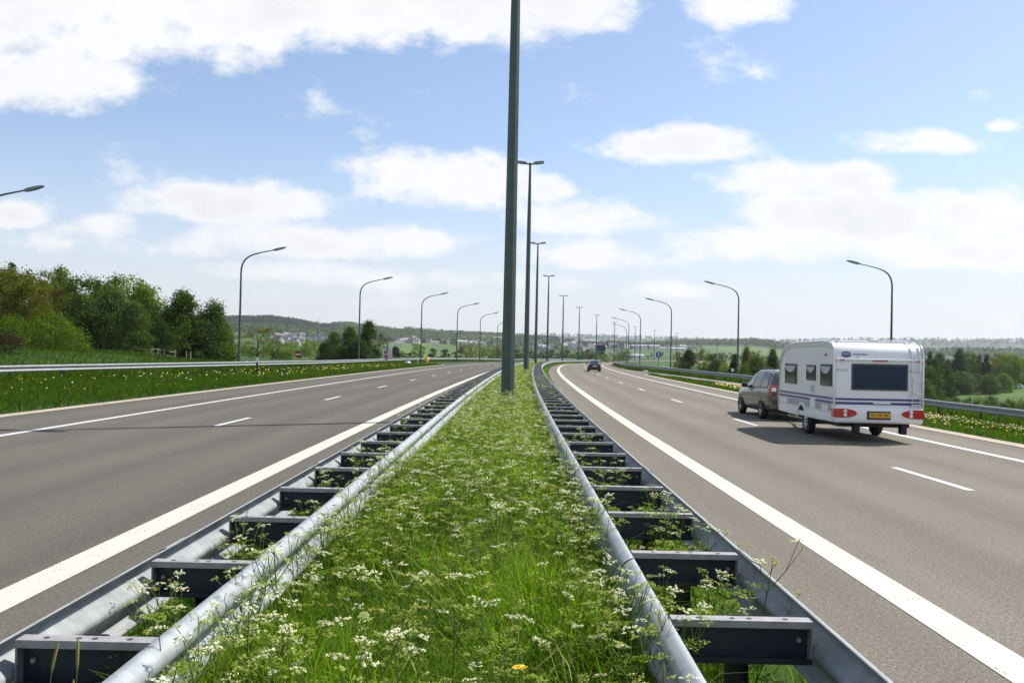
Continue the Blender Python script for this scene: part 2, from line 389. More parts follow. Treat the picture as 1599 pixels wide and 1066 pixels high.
LEAF = dict(
    mid=leaf_mat('foliage_mid_green', (0.026, 0.060, 0.004), (0.098, 0.160, 0.011), 0.35, 0.5, 0.45),
    light=leaf_mat('foliage_spring_green', (0.045, 0.100, 0.004), (0.140, 0.225, 0.012), 0.42, 0.5, 0.5),
    dark=leaf_mat('foliage_dark_green', (0.014, 0.038, 0.004), (0.056, 0.105, 0.011), 0.3, 0.5, 0.45),
    olive=leaf_mat('foliage_olive_birch', (0.062, 0.072, 0.006), (0.170, 0.170, 0.022), 0.4, 0.55, 0.5),
    grey=leaf_mat('foliage_grey_green', (0.030, 0.064, 0.012), (0.100, 0.155, 0.036), 0.35, 0.55, 0.5),
    rust=leaf_mat('foliage_brown_scrub', (0.035, 0.024, 0.012), (0.095, 0.062, 0.028), 0.25, 0.6, 0.8),
    yellow=leaf_mat('foliage_yellow_green', (0.085, 0.140, 0.015), (0.200, 0.280, 0.040), 0.42, 0.5, 0.5),
    conifer=leaf_mat('foliage_conifer', (0.008, 0.024, 0.010), (0.026, 0.060, 0.022), 0.2, 0.5, 0.6),
)

# ------------------------------------------------------------------ road course and terrain
KY = np.array([-300, -60, 0, 25, 60, 100, 160, 216, 268, 317, 381, 437, 495, 545, 610, 700, 850, 1100, 1500.])
KX = np.array([0, 0, 0, .1, .7, 2.0, 5.9, 11.9, 19.8, 29.6, 44.5, 61, 80, 99, 126, 169, 255, 420, 720.])
KM = np.gradient(KX, KY)
def DX(Y):
    Y = np.clip(np.asarray(Y, float), KY[0], KY[-1]-1e-3); i = np.clip(np.searchsorted(KY, Y, side='right')-1, 0, len(KY)-2)
    h = KY[i+1]-KY[i]; t = (Y-KY[i])/h
    return (2*t**3-3*t**2+1)*KX[i] + (t**3-2*t**2+t)*h*KM[i] + (-2*t**3+3*t**2)*KX[i+1] + (t**3-t**2)*h*KM[i+1]
def SLOPE(Y): return (DX(np.asarray(Y)+.5)-DX(np.asarray(Y)-.5))
def ss(x, a, b):
    t = np.clip((np.asarray(x, float)-a)/(b-a), 0, 1); return t*t*(3-2*t)
def RZ(Y): return -0.6*ss(Y, 140, 290)
def RP(Y, lat, z=0.0):
    "point at course position Y, lateral offset lat (right positive), height z over the road"
    m = SLOPE(Y); q = np.sqrt(1+m*m)
    return np.stack([DX(Y)+lat/q, np.asarray(Y)-lat*m/q, RZ(Y)+z+0*m], -1)
def rail_r(Y): return np.interp(Y, [-50, 20, 46, 73, 104, 116, 132, 170, 800], [21.8, 21.6, 20.8, 18.8, 15.3, 14.0, 12.95, 12.6, 12.6])
def rail_l(Y): return np.interp(Y, [-50, 20, 41, 68, 84, 133, 200, 260, 330, 800], [-24.5, -24, -23.4, -21, -19.8, -20.2, -19.6, -17.3, -14.6, -14.2])
def gr_r(Y): return np.interp(Y, [-50, 45, 75, 110], [-.75, -.72, -.24, 0.0])   # ground at the right-hand rail
AZK = np.arctan((np.array([-900, 0, 380, 420, 460, 500, 540, 600, 640, 700, 780, 830, 880, 930, 1000, 1060, 1140, 1180, 1220, 1320, 1440, 1500, 1599, 2400])-799.5)/1400)
NEARV = np.array([30, 36, 43, 44, 40, 34, 38, 33, 33, 29, 26, 24, 22, 20, 18, 22, 23, 25, 21, 18, 16, 17, 18, 20.])
FARV = np.array([20, 20, 20, 20, 20, 20, 20, 20, 20, 22, 24, 27, 28, 27, 27, 26, 24, 24, 25, 28, 31, 29, 30, 30.])
def terrain(X, Y):
    X = np.asarray(X, float); Y = np.asarray(Y, float)
    m = SLOPE(np.clip(Y, -60, 900)); lat = (X-DX(np.clip(Y, -60, 1400)))/np.sqrt(1+m*m)
    road = RZ(Y)-0.035
    r = np.hypot(X, Y); az = np.arctan2(X, np.maximum(Y, 1e-3))
    # left side
    wb = 1-ss(Y, 72, 104)
    L = 0.04 + wb*(0.10*ss(-lat, 14, 24) + 1.25*ss(-lat, 25, 37) + .8*ss(-lat, 37, 70)) + (1-wb)*0.06*ss(-lat, 14, 24)
    L = L + (1-wb)*(-0.25*ss(-lat, 22, 45)) - 11*ss(r, 235, 520)*ss(-lat, 15, 60)*(1-.55*ss(-np.degrees(az), 9, 20))
    # right side
    rr = rail_r(Y); t = np.clip((lat-12.3)/np.maximum(rr-12.3, .5), 0, 1.0)
    Rt = -0.0 + gr_r(Y)*np.clip(t, 0, 1)
    over = np.maximum(lat-rr-.8, 0)
    Rt = Rt - 2.2*ss(over, 0, 9) - 6.3*ss(over, 8, 70) + 5.2*ss(Y, 245, 400)*ss(lat, 90, 150) - 4*ss(Y, 250, 520)*ss(over, 20, 90)*(1-ss(lat, 90, 150))
    z = np.where(lat < -14, L, np.where(lat > 12.3, Rt, 0.0))
    near = np.where((lat < -14) | (lat > 12.3), z + RZ(Y) - .035*(1-ss(np.maximum(-14-lat, lat-12.3), 0, .6)), road)
    # far country
    nv = np.interp(az, AZK, NEARV)/1400*2400; fv = np.interp(az, AZK, FARV)/1400*6200
    zb = -17.0
    f1 = zb + (nv-zb)*np.clip((r-760)/1640, 0, 1)**1.1
    f2 = nv*.9 + (fv-nv*.9)*ss(r, 3200, 6200)
    far = np.where(r < 2400, f1, f2*ss(r, 2400, 3000) + nv*(1-ss(r, 2400, 3000))) + 2.2*np.sin(X*.011+1.3)*np.sin(Y*.009)*ss(r, 500, 900)
    far = np.where(r > 6200, fv*(1-.3*ss(r, 6200, 9000)), far)
    w = ss(r, 430, 760); keep = ss(np.abs(lat), 40, 16)*(1-ss(r, 700, 900))   # road bench stays
    w = w*(1-keep)
    w = np.where(Y < 0, ss(r, 200, 600)*.0, w)
    return near*(1-w) + far*w

def ground_material():
    m = bpy.data.materials.new('meadow_ground'); m.use_nodes = True
    k = NT(m.node_tree); p = k.n['Principled BSDF']; geo = k.add('ShaderNodeNewGeometry'); pos = geo.outputs['Position']
    sep = k.add('ShaderNodeSeparateXYZ'); k.l.new(pos, sep.inputs[0])
    flat = k.add('ShaderNodeVectorMath', operation='MULTIPLY'); k.l.new(pos, flat.inputs[0]); flat.inputs[1].default_value = (1, 1, 0)
    ln = k.add('ShaderNodeVectorMath', operation='LENGTH'); k.l.new(flat.outputs[0], ln.inputs[0]); r = ln.outputs['Value']
    nA = k.noise(pos, 0.35, 6, 0.65); nB = k.noise(pos, 6.0, 5, 0.7)
    f = k.math('ADD', k.math('MULTIPLY', nA, 0.6), k.math('MULTIPLY', nB, 0.4))
    near = k.ramp(f, [(0.3, (0.024, 0.040, 0.008)), (0.5, (0.030, 0.062, 0.008)), (0.7, (0.048, 0.090, 0.012))])
    vo = k.add('ShaderNodeTexVoronoi', feature='F1'); mp = k.add('ShaderNodeMapping'); mp.inputs['Scale'].default_value = (1, .62, 0); mp.inputs['Rotation'].default_value = (0, 0, .5)
    k.l.new(pos, mp.inputs[0]); k.l.new(mp.outputs[0], vo.inputs['Vector']); vo.inputs['Scale'].default_value = 0.0052; vo.inputs['Randomness'].default_value = 0.9
    sc = k.add('ShaderNodeSeparateColor'); k.l.new(vo.outputs['Color'], sc.inputs[0])
    fields = k.ramp(sc.outputs[0], [(0.0, (0.040, 0.080, 0.018)), (0.3, (0.066, 0.120, 0.026)), (0.55, (0.092, 0.150, 0.036)), (0.72, (0.044, 0.090, 0.020)), (0.86, (0.19, 0.155, 0.095)), (0.93, (0.105, 0.150, 0.040))], 'CONSTANT')
    nf = k.noise(pos, 0.03, 5, 0.6)
    fields = k.mix(1.0, fields, k.ramp(nf, [(0.3, (.8,)*3), (0.7, (1.15,)*3)]), 'MULTIPLY')
    col = k.mix(k.sstep(r, 190, 330), near, fields)
    forest = k.math('MULTIPLY', k.sstep(k.noise(pos, 0.0016, 4, 0.55), 0.40, 0.50), k.sstep(r, 1500, 2100))
    col = k.mix(forest, col, k.ramp(k.noise(pos, 0.02, 5, 0.7), [(0.3, (0.018, 0.036, 0.018)), (0.7, (0.050, 0.085, 0.035))]))
    k.l.new(col, p.inputs['Base Color']); p.inputs['Roughness'].default_value = 0.9; p.inputs['Specular IOR Level'].default_value = 0.15
    b = k.add('ShaderNodeBump'); b.inputs['Strength'].default_value = 0.6; b.inputs['Distance'].default_value = 0.05
    k.l.new(nB, b.inputs['Height']); k.l.new(b.outputs[0], p.inputs['Normal'])
    return m
def build_ground():
    az = np.concatenate([np.radians(np.arange(-45, 45, .22)), np.radians(np.arange(45, 315, 2.5))])
    r = np.concatenate([np.linspace(.0, 3, 4)[1:], np.exp(np.linspace(math.log(3.6), math.log(11000), 235))])
    A, Q = np.meshgrid(az, r); X = Q*np.sin(A); Y = Q*np.cos(A); Z = terrain(X, Y)
    V = np.stack([X, Y, Z], -1).reshape(-1, 3); na = len(az)
    V = np.vstack([V, [[0, 0, -.035]]])
    i = np.arange(len(r)-1)[:, None]*na; j = np.arange(na)[None]; jn = (j+1) % na
    F = np.stack([i+j, i+na+j, i+na+jn, i+jn], -1).reshape(-1, 4)
    tri = np.stack([np.full(na, len(V)-1), np.arange(na), (np.arange(na)+1) % na], -1)
    F = F[:, ::-1]; tri = tri[:, ::-1]
    o = obj('ground', np_mesh('ground', V, [F, tri], [ground_material()], smooth=True)); tag(o, 'green meadow ground rolling down to the wooded valley', 'ground', kind='structure')
build_ground()

def ysamples(y0, y1): 
    n = int(max(2, (y1-y0)/2.5)); return np.linspace(y0, y1, n+1)
def ribbon(name, l0, l1, y0, y1, z, m, label=None, parent=None, cat='road', nl=1, zfun=None, ys=None):
    ys = ysamples(y0, y1) if ys is None else ys
    f0 = l0 if callable(l0) else (lambda q: np.full_like(q, l0)); f1 = l1 if callable(l1) else (lambda q: np.full_like(q, l1))
    A, B = f0(ys), f1(ys); rows = []; uv = []
    for t in np.linspace(0, 1, nl+1):
        lat = A+(B-A)*t; P = RP(ys, lat, z)
        if zfun is not None: P[:, 2] = zfun(P[:, 0], P[:, 1]) + z
        rows.append(P); uv.append(np.stack([lat, ys], -1))
    V = np.concatenate(rows); U = np.concatenate(uv); n = len(ys); F = []
    for t in range(nl):
        a = np.arange(n-1)+t*n
        F.append(np.stack([a, a+n, a+n+1, a+1], -1))
    o = obj(name, np_mesh(name, V, np.concatenate(F), [m], uv=U))
    return o
LATR0, LATL0 = 2.15, -2.95
def out_r(Y): return np.where(Y < 93, 11.85, np.minimum(11.85+(Y-93)*.9, rail_r(Y)-.55))
def out_l(Y): return np.where(Y < 131, -13.35, np.maximum(-13.35-(Y-131)*.9, rail_l(Y)+.6))
tag(ribbon('carriageway', LATR0, out_r, -40, 690, 0.0, M['asph_r'], nl=4), 'warm grey asphalt carriageway with the caravan on it', 'road', kind='structure')
tag(ribbon('carriageway', out_l, LATL0, -40, 690, 0.0, M['asph_l'], nl=4), 'grey asphalt carriageway left of the grassy median', 'road', kind='structure')
tag(ribbon('slip_road', lambda q: np.interp(q, [-40, 50, 75, 92, 96], [17.3, 17.3, 15.2, 12.2, 11.9]), lambda q: rail_r(q)-.55, -40, 96, 0.06, M['ramp'], zfun=terrain, nl=3), 'pale slip road behind the flowery right verge', 'road', kind='structure')
tag(ribbon('slip_road', lambda q: rail_l(q)+.6, lambda q: np.interp(q, [95, 112, 134], [-19.0, -17.4, -13.5]), 95, 134, 0.06, M['ramp'], zfun=terrain, nl=3), 'pale slip road at the tip of the left verge', 'road', kind='structure')
# concrete edge strips
tag(ribbon('edge_strip', 11.85, 12.35, -40, 93, 0.012, M['concrete']), 'sandy concrete strip along the edge of the right carriageway', 'road edge', kind='structure')
tag(ribbon('edge_strip', -13.85, -13.35, -40, 131, 0.012, M['concrete']), 'sandy concrete strip along the edge of the left carriageway', 'road edge', kind='structure')
def marking(lat, w, y0, y1, m, label):
    tag(ribbon('lane_marking', lat-w/2, lat+w/2, y0, y1, 0.005, m), label, 'road marking', kind='structure')
marking(3.27, 0.33, -30, 680, M['line_y'], 'broad cream edge line beside the median on the right carriageway')
marking(10.25, 0.22, -30, 680, M['line'], 'solid white line between right lane and hard shoulder')
marking(-3.85, 0.34, -30, 680, M['line_y'], 'broad cream edge line beside the median on the left carriageway')
marking(-10.75, 0.20, -30, 680, M['line'], 'solid white line along the far lane of the left carriageway')
def dashes(lat, phase, label):
    Vs = []; Fs = []
    for kx in range(-1, 50):
        yc = phase+12.35*kx; ys = np.linspace(yc-1.4, yc+1.4, 4)
        a = RP(ys, lat-.075, .005); b = RP(ys, lat+.075, .005); n0 = sum(len(v) for v in Vs)
        Vs.append(np.vstack([a, b])); i = np.arange(3)+n0; Fs.append(np.stack([i, i+4, i+5, i+1], -1))
    o = obj('lane_marking', np_mesh('lane_marking', np.concatenate(Vs), np.concatenate(Fs), [M['line']]))
    tag(o, label, 'road marking', kind='structure')
dashes(7.05, 15.2, 'dashed white lane line on the right carriageway'); dashes(-7.38, 23.6, 'dashed white lane line on the left carriageway')

# ------------------------------------------------------------------ crash barriers
WPROF = [(.012, 0), (.040, -.010), (.068, -.030), (.082, -.055), (.080, -.085), (.060, -.110), (.022, -.136), (.004, -.152), (0, -.165)]
WPROF = WPROF + [(o_, -.33-z_) for o_, z_ in WPROF[-2::-1]]
def w_rail_mesh(name, lat_fn, side, y0, y1, ztop, m, ys=None, splice=True, zg=None):
    "W-beam swept along the road; side=+1 humps to the right"
    pr = np.array(WPROF); n = len(pr)
    d = np.gradient(pr, axis=0); nn = np.stack([d[:, 1], -d[:, 0]], -1); nn /= np.linalg.norm(nn, axis=1)[:, None]
    inner = pr - nn*0.006*(1 if nn[3, 0] > 0 else -1)
    loop = np.vstack([pr, inner[::-1]])
    if ys is None:
        ys = np.unique(np.concatenate([np.arange(y0, min(y1, 40), .5), np.arange(min(y1, 40), y1, 2.5), [y1]]))
    Vs = []; Fs = []
    def sweep(ys, grow, off):
        base = off; P = []
        lat = lat_fn(ys)
        for (o_, z_) in loop:
            q = RP(ys, lat+side*(o_+grow*(1 if o_ >= 0 else 1)), ztop+z_+ (grow if z_ > -.165 else -grow))
            if zg is not None: q[:, 2] = zg(ys)+ztop+z_
            P.append(q)
        P = np.stack(P, 1); K = len(loop); N = len(ys)
        Vs.append(P.reshape(-1, 3)); i = np.arange(N-1)[:, None]*K+base; j = np.arange(K)[None]; jn = (j+1) % K
        F = np.stack([i+j, i+jn, i+K+jn, i+K+j], -1).reshape(-1, 4); Fs.append(F)
        return off+N*K
    off = sweep(np.asarray(ys, float), 0.0, 0)
    if splice:
        for sy in np.arange(y0+2.4, min(y1, 60), 4.17):
            off = sweep(np.array([sy, sy+.16, sy+.32]), 0.0045, off)
    return np_mesh(name, np.concatenate(Vs), np.concatenate(Fs), [m], smooth=True)

def spacer_mesh(w):
    b = MB(); zt = 0.0; d = .075
    b.box((0, 0, zt-.004), (w, d, .008)); b.box((0, -d/2+.004, zt-.020), (w, .008, .026), 0)   # top flange and lip
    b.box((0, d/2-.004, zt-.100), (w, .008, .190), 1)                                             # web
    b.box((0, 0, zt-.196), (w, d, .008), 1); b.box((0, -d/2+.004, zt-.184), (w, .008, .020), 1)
    for sx in (-1, 1):                                                                            # bent end plates
        b.box((sx*(w/2-.004), -.008, zt-.10), (.008, d-.02, .184), 0)
        b.tube([(sx*(w/2-.05), d/2-.012, zt-.10), (sx*(w/2-.05), d/2-.030, zt-.10)], .011, 8, 0)
    for px in (-.30*w, -.06*w, .06*w, .32*w):
        b.lathe([(.0001, .0012), (.013, .0012), (.013, 0)], (px, 0, zt), 2, 10, 2, False)
    return b.mesh('spacer', [M['spacer'], M['web'], M['hole']])
def post_mesh(h):
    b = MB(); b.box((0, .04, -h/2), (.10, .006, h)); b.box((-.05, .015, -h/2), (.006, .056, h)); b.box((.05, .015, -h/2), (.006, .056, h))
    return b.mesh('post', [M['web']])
ZTOP = .75
def ladder_barrier(lat_in, lat_out, first, label, grp):
    root = empty('crash_barrier', (0, 0, 0), 0, label, 'crash barrier', grp)
    s = 1 if lat_out > lat_in else -1
    obj('rail', w_rail_mesh('rail', lambda q: np.full_like(q, lat_in), -s, -1.2, 330, ZTOP, M['galv']), root)
    obj('rail', w_rail_mesh('rail', lambda q: np.full_like(q, lat_out), s, -1.2, 330, ZTOP, M['galv_d']), root)
    w = abs(lat_out-lat_in)-.012; mc = (lat_in+lat_out)/2
    me = spacer_mesh(w); pm = post_mesh(.80); k = 0; farV = []
    y = first
    proto = None
    while y < 330:
        p = RP(np.array(y), mc, ZTOP-.012); rz = -math.atan(float(SLOPE(y)))
        if k < 100:
            o = obj('spacer', me, root, tuple(p)); o.rotation_euler = (0, 0, rz)
            if k < 40:
                q = obj('post', pm, root, (p[0], p[1]+.05, p[2]-.01)); q.rotation_euler = (0, 0, rz)
        else: farV.append((p, rz))
        y += 1.39; k += 1
    b = MB()
    for p, rz in farV:
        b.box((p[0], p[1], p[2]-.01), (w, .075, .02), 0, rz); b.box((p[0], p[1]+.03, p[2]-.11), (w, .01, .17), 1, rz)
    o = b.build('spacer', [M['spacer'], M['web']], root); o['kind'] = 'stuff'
    return root
ladder_barrier(.755, 1.425, 4.23-2*1.39, 'double galvanised crash barrier with ladder spacers on the right side of the grassy median', 'ladder barriers of the median')
ladder_barrier(-1.465, -2.035, 3.74-1.39, 'double galvanised crash barrier with ladder spacers on the left side of the grassy median', 'ladder barriers of the median')

def side_barrier(fn, side, y0, y1, zfn, label, step=4.0):
    root = empty('crash_barrier', (0, 0, 0), 0, label, 'crash barrier')
    ys = np.arange(y0, y1, 2.0)
    obj('rail', w_rail_mesh('rail', fn, side, y0, y1, .75, M['galv_d'], ys=ys, splice=False, zg=zfn), root)
    b = MB(); b.box((0, 0, .34), (.10, .06, .80))
    me = b.mesh('post', [M['web']]); y = y0+1; k = 0; rest = MB()
    while y < y1:
        l = float(fn(np.array(y))); p = RP(np.array(y), l-side*.06, 0); z = float(zfn(np.array(y)))
        if k < 60: obj('post', me, root, (p[0], p[1], z-.12))
        else: rest.box((p[0], p[1], z+.25), (.10, .06, .80))
        y += step; k += 1
    if rest.v:
        o = rest.build('post', M['web'], root); o['kind'] = 'stuff'
    return root
def zr(q):
    P = RP(q, rail_r(q), 0); return terrain(P[..., 0], P[..., 1])+.02
def zl(q):
    P = RP(q, rail_l(q), 0); return terrain(P[..., 0], P[..., 1])+.02
side_barrier(rail_r, -1, 8, 420, zr, 'single grey crash barrier curving along the outer right side behind the slip road')
side_barrier(rail_l, 1, 8, 520, zl, 'long single silver crash barrier along the left verge below the wood')

# ------------------------------------------------------------------ lighting masts and lamp posts
def heading(Y): return -math.atan(float(SLOPE(Y)))
def build_mast():
    root = empty('light_mast')
    b = MB(); b.tube([(0, 0, -.05), (0, 0, 1), (0, 0, 12), (0, 0, 15.9)], [.212, .207, .148, .085], 8, 0, True, False)
    b.box((0, 0, .02), (.62, .62, .05)); b.build('pole', M['mast'], root)
    b = MB(); b.tube([(-.32, 0, 15.93), (0, 0, 15.86), (.32, 0, 15.93)], .055, 8); b.lathe([(.0001, .12), (.10, .10), (.12, -.05), (.0001, -.06)], (0, 0, 15.9), 2, 10)
    b.build('cross_arm', M['mast'], root)
    for s in (-1, 1):
        bm = MB(); P = []
        for (x, w, zb, zt) in ((.22, .26, .00, .12), (.45, .38, -.02, .17), (.95, .36, .015, .18), (1.02, .30, .03, .16)):
            z0 = 15.88 + x*.07
            P.append([(s*x, -w/2, z0+zb), (s*x, w/2, z0+zb), (s*x, w/2*.8, z0+zt), (s*x, -w/2*.8, z0+zt)])
        vs = [q for r_ in P for q in r_]; fs = [(0, 1, 2, 3), (12, 13, 14, 15)]
        for i in range(3):
            for j in range(4): fs.append((i*4+j, i*4+(j+1) % 4, i*4+4+(j+1) % 4, i*4+4+j))
        bm.add(vs, fs); L = bm.build('luminaire', M['lampgrey'], root)
        g = MB(); g.sheet([(s*.42, -.15, 15.885+.028), (s*.93, -.15, 15.945+.010), (s*.93, .15, 15.945+.010), (s*.42, .15, 15.885+.028)])
        g.build('diffuser', M['glass_l'], L)
    return root
MAST_TOPS = [None, (828, 255), (840, 380), (857, 431), (880, 462), (905, 480), (932, 492), (960, 503), (992, 510), (1022, 516), (1057, 520), (1088, 525), (1120, 528)]
ORD = ['nearest', 'second', 'third', 'fourth', 'fifth', 'sixth', 'seventh', 'eighth', 'ninth', 'tenth', 'eleventh', 'twelfth', 'thirteenth']
mast0 = build_mast()
for i, t in enumerate(MAST_TOPS):
    o = mast0 if i == 0 else copy_tree(mast0)
    if i == 0: x, Y, z = -.10, 26.3, .02; lab = 'tall dark green mast in the grass nearest the camera, cut by the top edge'
    else:
        Y = 100.0
        for _ in range(30): Y = (14.0+float(RZ(Y)))/(ray(*t).z/ray(*t).y)
        x = at(t[0], t[1], Y).x; z = float(RZ(Y))
        lab = f'green mast with T-shaped twin lamp head on the median, {ORD[i]} from the camera'
    o.location = (x, Y, z); o.rotation_euler = (0, 0, heading(Y))
    tag(o, lab, 'light mast', 'twin-headed masts along the median')

def build_lamp():
    root = empty('street_lamp')
    path = [(0, 0, -.6), (0, 0, 4), (0, 0, 8.7), (.03, 0, 9.1), (.14, 0, 9.5), (.36, 0, 9.85), (.70, 0, 10.12), (1.15, 0, 10.32), (1.8, 0, 10.50), (2.5, 0, 10.65), (2.95, 0, 10.74)]
    b = MB(); b.tube(path, [.115, .10, .078, .076, .072, .068, .064, .060, .054, .048, .045], 10); b.build('pole', M['mast'], root)
    bm = MB(); P = []
    for (x, w, zb, zt) in ((2.85, .10, -.05, .06), (3.05, .28, -.09, .10), (3.55, .30, -.06, .13), (3.95, .24, .0, .12), (4.05, .16, .03, .09)):
        z0 = 10.72+(x-2.85)*.19
        P += [(x, -w/2, z0+zb), (x, w/2, z0+zb), (x, w/2*.7, z0+zt), (x, -w/2*.7, z0+zt)]
    fs = [(0, 1, 2, 3), (16, 17, 18, 19)]
    for i in range(4):
        for j in range(4): fs.append((i*4+j, i*4+(j+1) % 4, i*4+4+(j+1) % 4, i*4+4+j))
    bm.add(P, fs); L = bm.build('luminaire', M['lampgrey'], root)
    g = MB(); g.sheet([(3.1, -.11, 10.672), (3.54, -.11, 10.785), (3.54, .11, 10.785), (3.1, .11, 10.672)]); g.build('diffuser', M['glass_l'], L)
    return root
lamp0 = build_lamp(); used = False
LEFT_L = [(-47, 575, 52), (373, 565, 81), (560, 560, 111.5), (657, 558, 138.6), (713, 557, 165), (749, 556, 198), (776, 556, 238)]
RIGHT_L = [(1391.5, 548, 80), (1152, 560, 105), (1047, 574, 138), (999, 569, 170), (981, 566, 205), (977.5, 566, 240)]
for side, lst in ((1, LEFT_L), (-1, RIGHT_L)):
    for i, (px, py, Y) in enumerate(lst):
        o = copy_tree(lamp0) if used else lamp0; used = True
        p = at(px, py, Y); gz = float(terrain(p.x, Y)); base = -.0 if side > 0 else float(np.clip(gz, -1.0, 0))
        o.location = (p.x, Y, float(RZ(Y))+(.06 if side > 0 else -.15)); o.rotation_euler = (0, 0, heading(Y) + (0 if side > 0 else math.pi))
        if side > 0: lab = 'curved lamp arm reaching in at the left edge over the grass bank' if i == 0 else f'curved single-arm lamp post behind the left crash barrier, {ORD[i]} from the left edge'
        else: lab = 'curved lamp post rising behind the white caravan roof' if i == 0 else f'curved single-arm lamp post behind the right crash barrier, {ORD[i]} leftward from the caravan'
        tag(o, lab, 'street lamp', 'curved lamp posts beside the motorway')

# ------------------------------------------------------------------ signs and small roadside things
def pole_to_ground(px, py, Y):
    p = at(px, py, Y); return p, float(terrain(p.x, Y))
def disc_sign(px, py, Y, dia, rz, label, kind):
    p, gz = pole_to_ground(px, py, Y)
    root = empty('road_sign', (p.x, Y, gz), rz, label, 'road sign'); h = p.z-gz
    b = MB(); b.tube([(0, .05, -.1), (0, .05, h+dia*.4)], .04, 8); b.build('pole', M['galv_d'] if kind != 'blue' else M['web'], root)
    face = MB(); face.lathe([(.0001, -.012), (dia/2, -.012), (dia/2, .012), (.0001, .012)], (0, 0, h), 1, 32, 0, False)
    f = face.build('sign_plate', M['signred'] if kind == 'red' else M['signblue'], root)
    if kind == 'red':
        g = MB(); g.box((0, -.016, h), (dia*.78, .006, dia*.17)); g.build('white_bar', M['signwhite'], f)
    else:
        g = MB(); s = dia
        g.prism([(-.065*s, h-.34*s), (.065*s, h-.34*s), (.065*s, h+.06*s), (.20*s, h+.06*s), (0, h+.36*s), (-.20*s, h+.06*s), (-.065*s, h+.06*s)], -.019, -.013, 1)
        g.build('arrow_symbol', M['signwhite'], f)
    return root
disc_sign(465.5, 553, 118, .92, .10, 'red and white no-entry disc facing the camera behind the left barrier', 'red')
disc_sign(602, 553, 116, .95, -.95, 'red and white no-entry disc turned edge-on beside the grey sign back', 'red')
disc_sign(1028.5, 553.5, 140, .95, .02, 'round blue sign with white upward arrow on the right verge', 'blue')
p, gz = pole_to_ground(1064, 555.5, 150)
r0 = empty('road_sign', (p.x, 150, gz), .1, 'small inverted triangle give-way sign against the dark bush', 'road sign'); h = p.z-gz
b = MB(); b.tube([(0, .05, -.1), (0, .05, h+.35)], .035, 8); b.build('pole', M['web'], r0)
b = MB(); b.prism([(-.48, h+.36), (0, h-.48), (.48, h+.36)], -.012, .012, 1); f = b.build('sign_plate', M['signred'], r0)
b = MB(); b.prism([(-.31, h+.26), (0, h-.28), (.31, h+.26)], -.020, -.013, 1); b.build('white_triangle', M['signwhite'], f)
# pentagonal sign seen from behind
p, gz = pole_to_ground(604.5, 548, 120)
r0 = empty('road_sign', (p.x, 120, gz), -.05, 'grey pentagonal back of a road sign on a dark pole by the left barrier', 'road sign'); h = p.z-gz
b = MB(); b.tube([(0, -.08, -.2), (0, -.08, h+1.12)], .05, 8); b.build('pole', M['web'], r0)
b = MB(); b.prism([(-.62, h-1.1), (.74, h-1.1), (.66, h+.05), (.06, h+1.0), (-.45, h+.1)], 0, .03, 1); f = b.build('sign_plate', M['signback'], r0)
b = MB(); b.box((.05, -.022, h-.75), (1.1, .03, .06)); b.box((.05, -.022, h-.05), (.95, .03, .06)); b.build('bracket', M['galv_d'], f)
# big direction board, back view
Yb = 330; p, gz = pole_to_ground(938.5, 543.5, Yb)
r0 = empty('direction_board', (p.x, Yb, gz), heading(Yb), 'large dark direction board on posts beyond the bend', 'road sign'); h = p.z-gz
b = MB(); b.box((0, 0, h), (3.3, .12, 2.3), 0, 0, .03); b.build('sign_plate', M['signdark'], r0)
b = MB(); b.box((.35, .02, h-2.1), (2.0, .12, 1.7), 0, 0, .03); b.build('sign_plate', M['web'], r0)
for sx in (-.9, 1.1):
    b = MB(); b.tube([(sx, .14, -.3), (sx, .14, h+1.0)], .08, 8); b.build('post', M['galv_d'], r0)
def delineator(px, pyt, Y, hgt, label, black=True):
    p = at(px, pyt, Y); z0 = p.z-hgt
    root = empty('marker_post', (p.x, Y, z0), 0, label, 'marker post', None)
    b = MB(); b.prism([(-.07, -.04), (.07, -.04), (.05, .05), (-.05, .05)], 0, hgt*.62); b.build('base', M['plastic'] if black else M['signwhite'], root)
    b = MB(); b.prism([(-.075, -.045), (.075, -.045), (.055, .055), (-.055, .055)], hgt*.62, hgt*.985); b.box((0, 0, hgt*.98), (.12, .08, hgt*.03)); c = b.build('cap', M['signwhite'], root)
    if black:
        b = MB(); b.box((0, -.05, hgt*.66), (.16, .02, hgt*.10)); b.build('reflector', M['plastic'], c)
delineator(402, 558, 62, 1.20, 'black marker post with a white cap before the left barrier')
delineator(385.5, 563, 75, .9, 'small pale marker post at the left barrier beside the capped post', False)
delineator(520.5, 564.5, 96, .70, 'slim white marker post on the left verge', False)
delineator(652.5, 561, 136, .75, 'white marker post left of the yellow nose marker', False)
p = at(666.5, 567.5, 133); r0 = empty('nose_marker', (p.x, 133, p.z-.0), 0, 'yellow nose marker where the left slip road splits off', 'marker')
b = MB(); b.tube([(0, 0, 0), (0, 0, .30), (0, 0, .36)], [.20, .22, .30], 16); b.build('base', M['yellow'], r0)
b = MB(); b.tube([(0, 0, .36), (0, 0, .88), (0, 0, .96)], [.30, .32, .20], 16); b.build('body', M['yellow'], r0)
p = at(637, 568.5, 128); b = MB(); b.lathe([(.0001, .42), (.30, .40), (.42, .25), (.40, 0), (.0001, 0)], (0, 0, 0), 2, 12)
o = b.build('drain_cover', M['signback'], None, (p.x, 128, p.z)); tag(o, 'low grey concrete stub on the pale slip road tip', 'concrete stub')
p = at(766, 585.5, 66); r0 = empty('traffic_cone', (p.x, 66, .01), 0, 'small orange cone by the left median barrier', 'traffic cone')
b = MB(); b.tube([(0, 0, .03), (0, 0, .48)], [.13, .035], 14); b.build('body', M['orange'], r0)
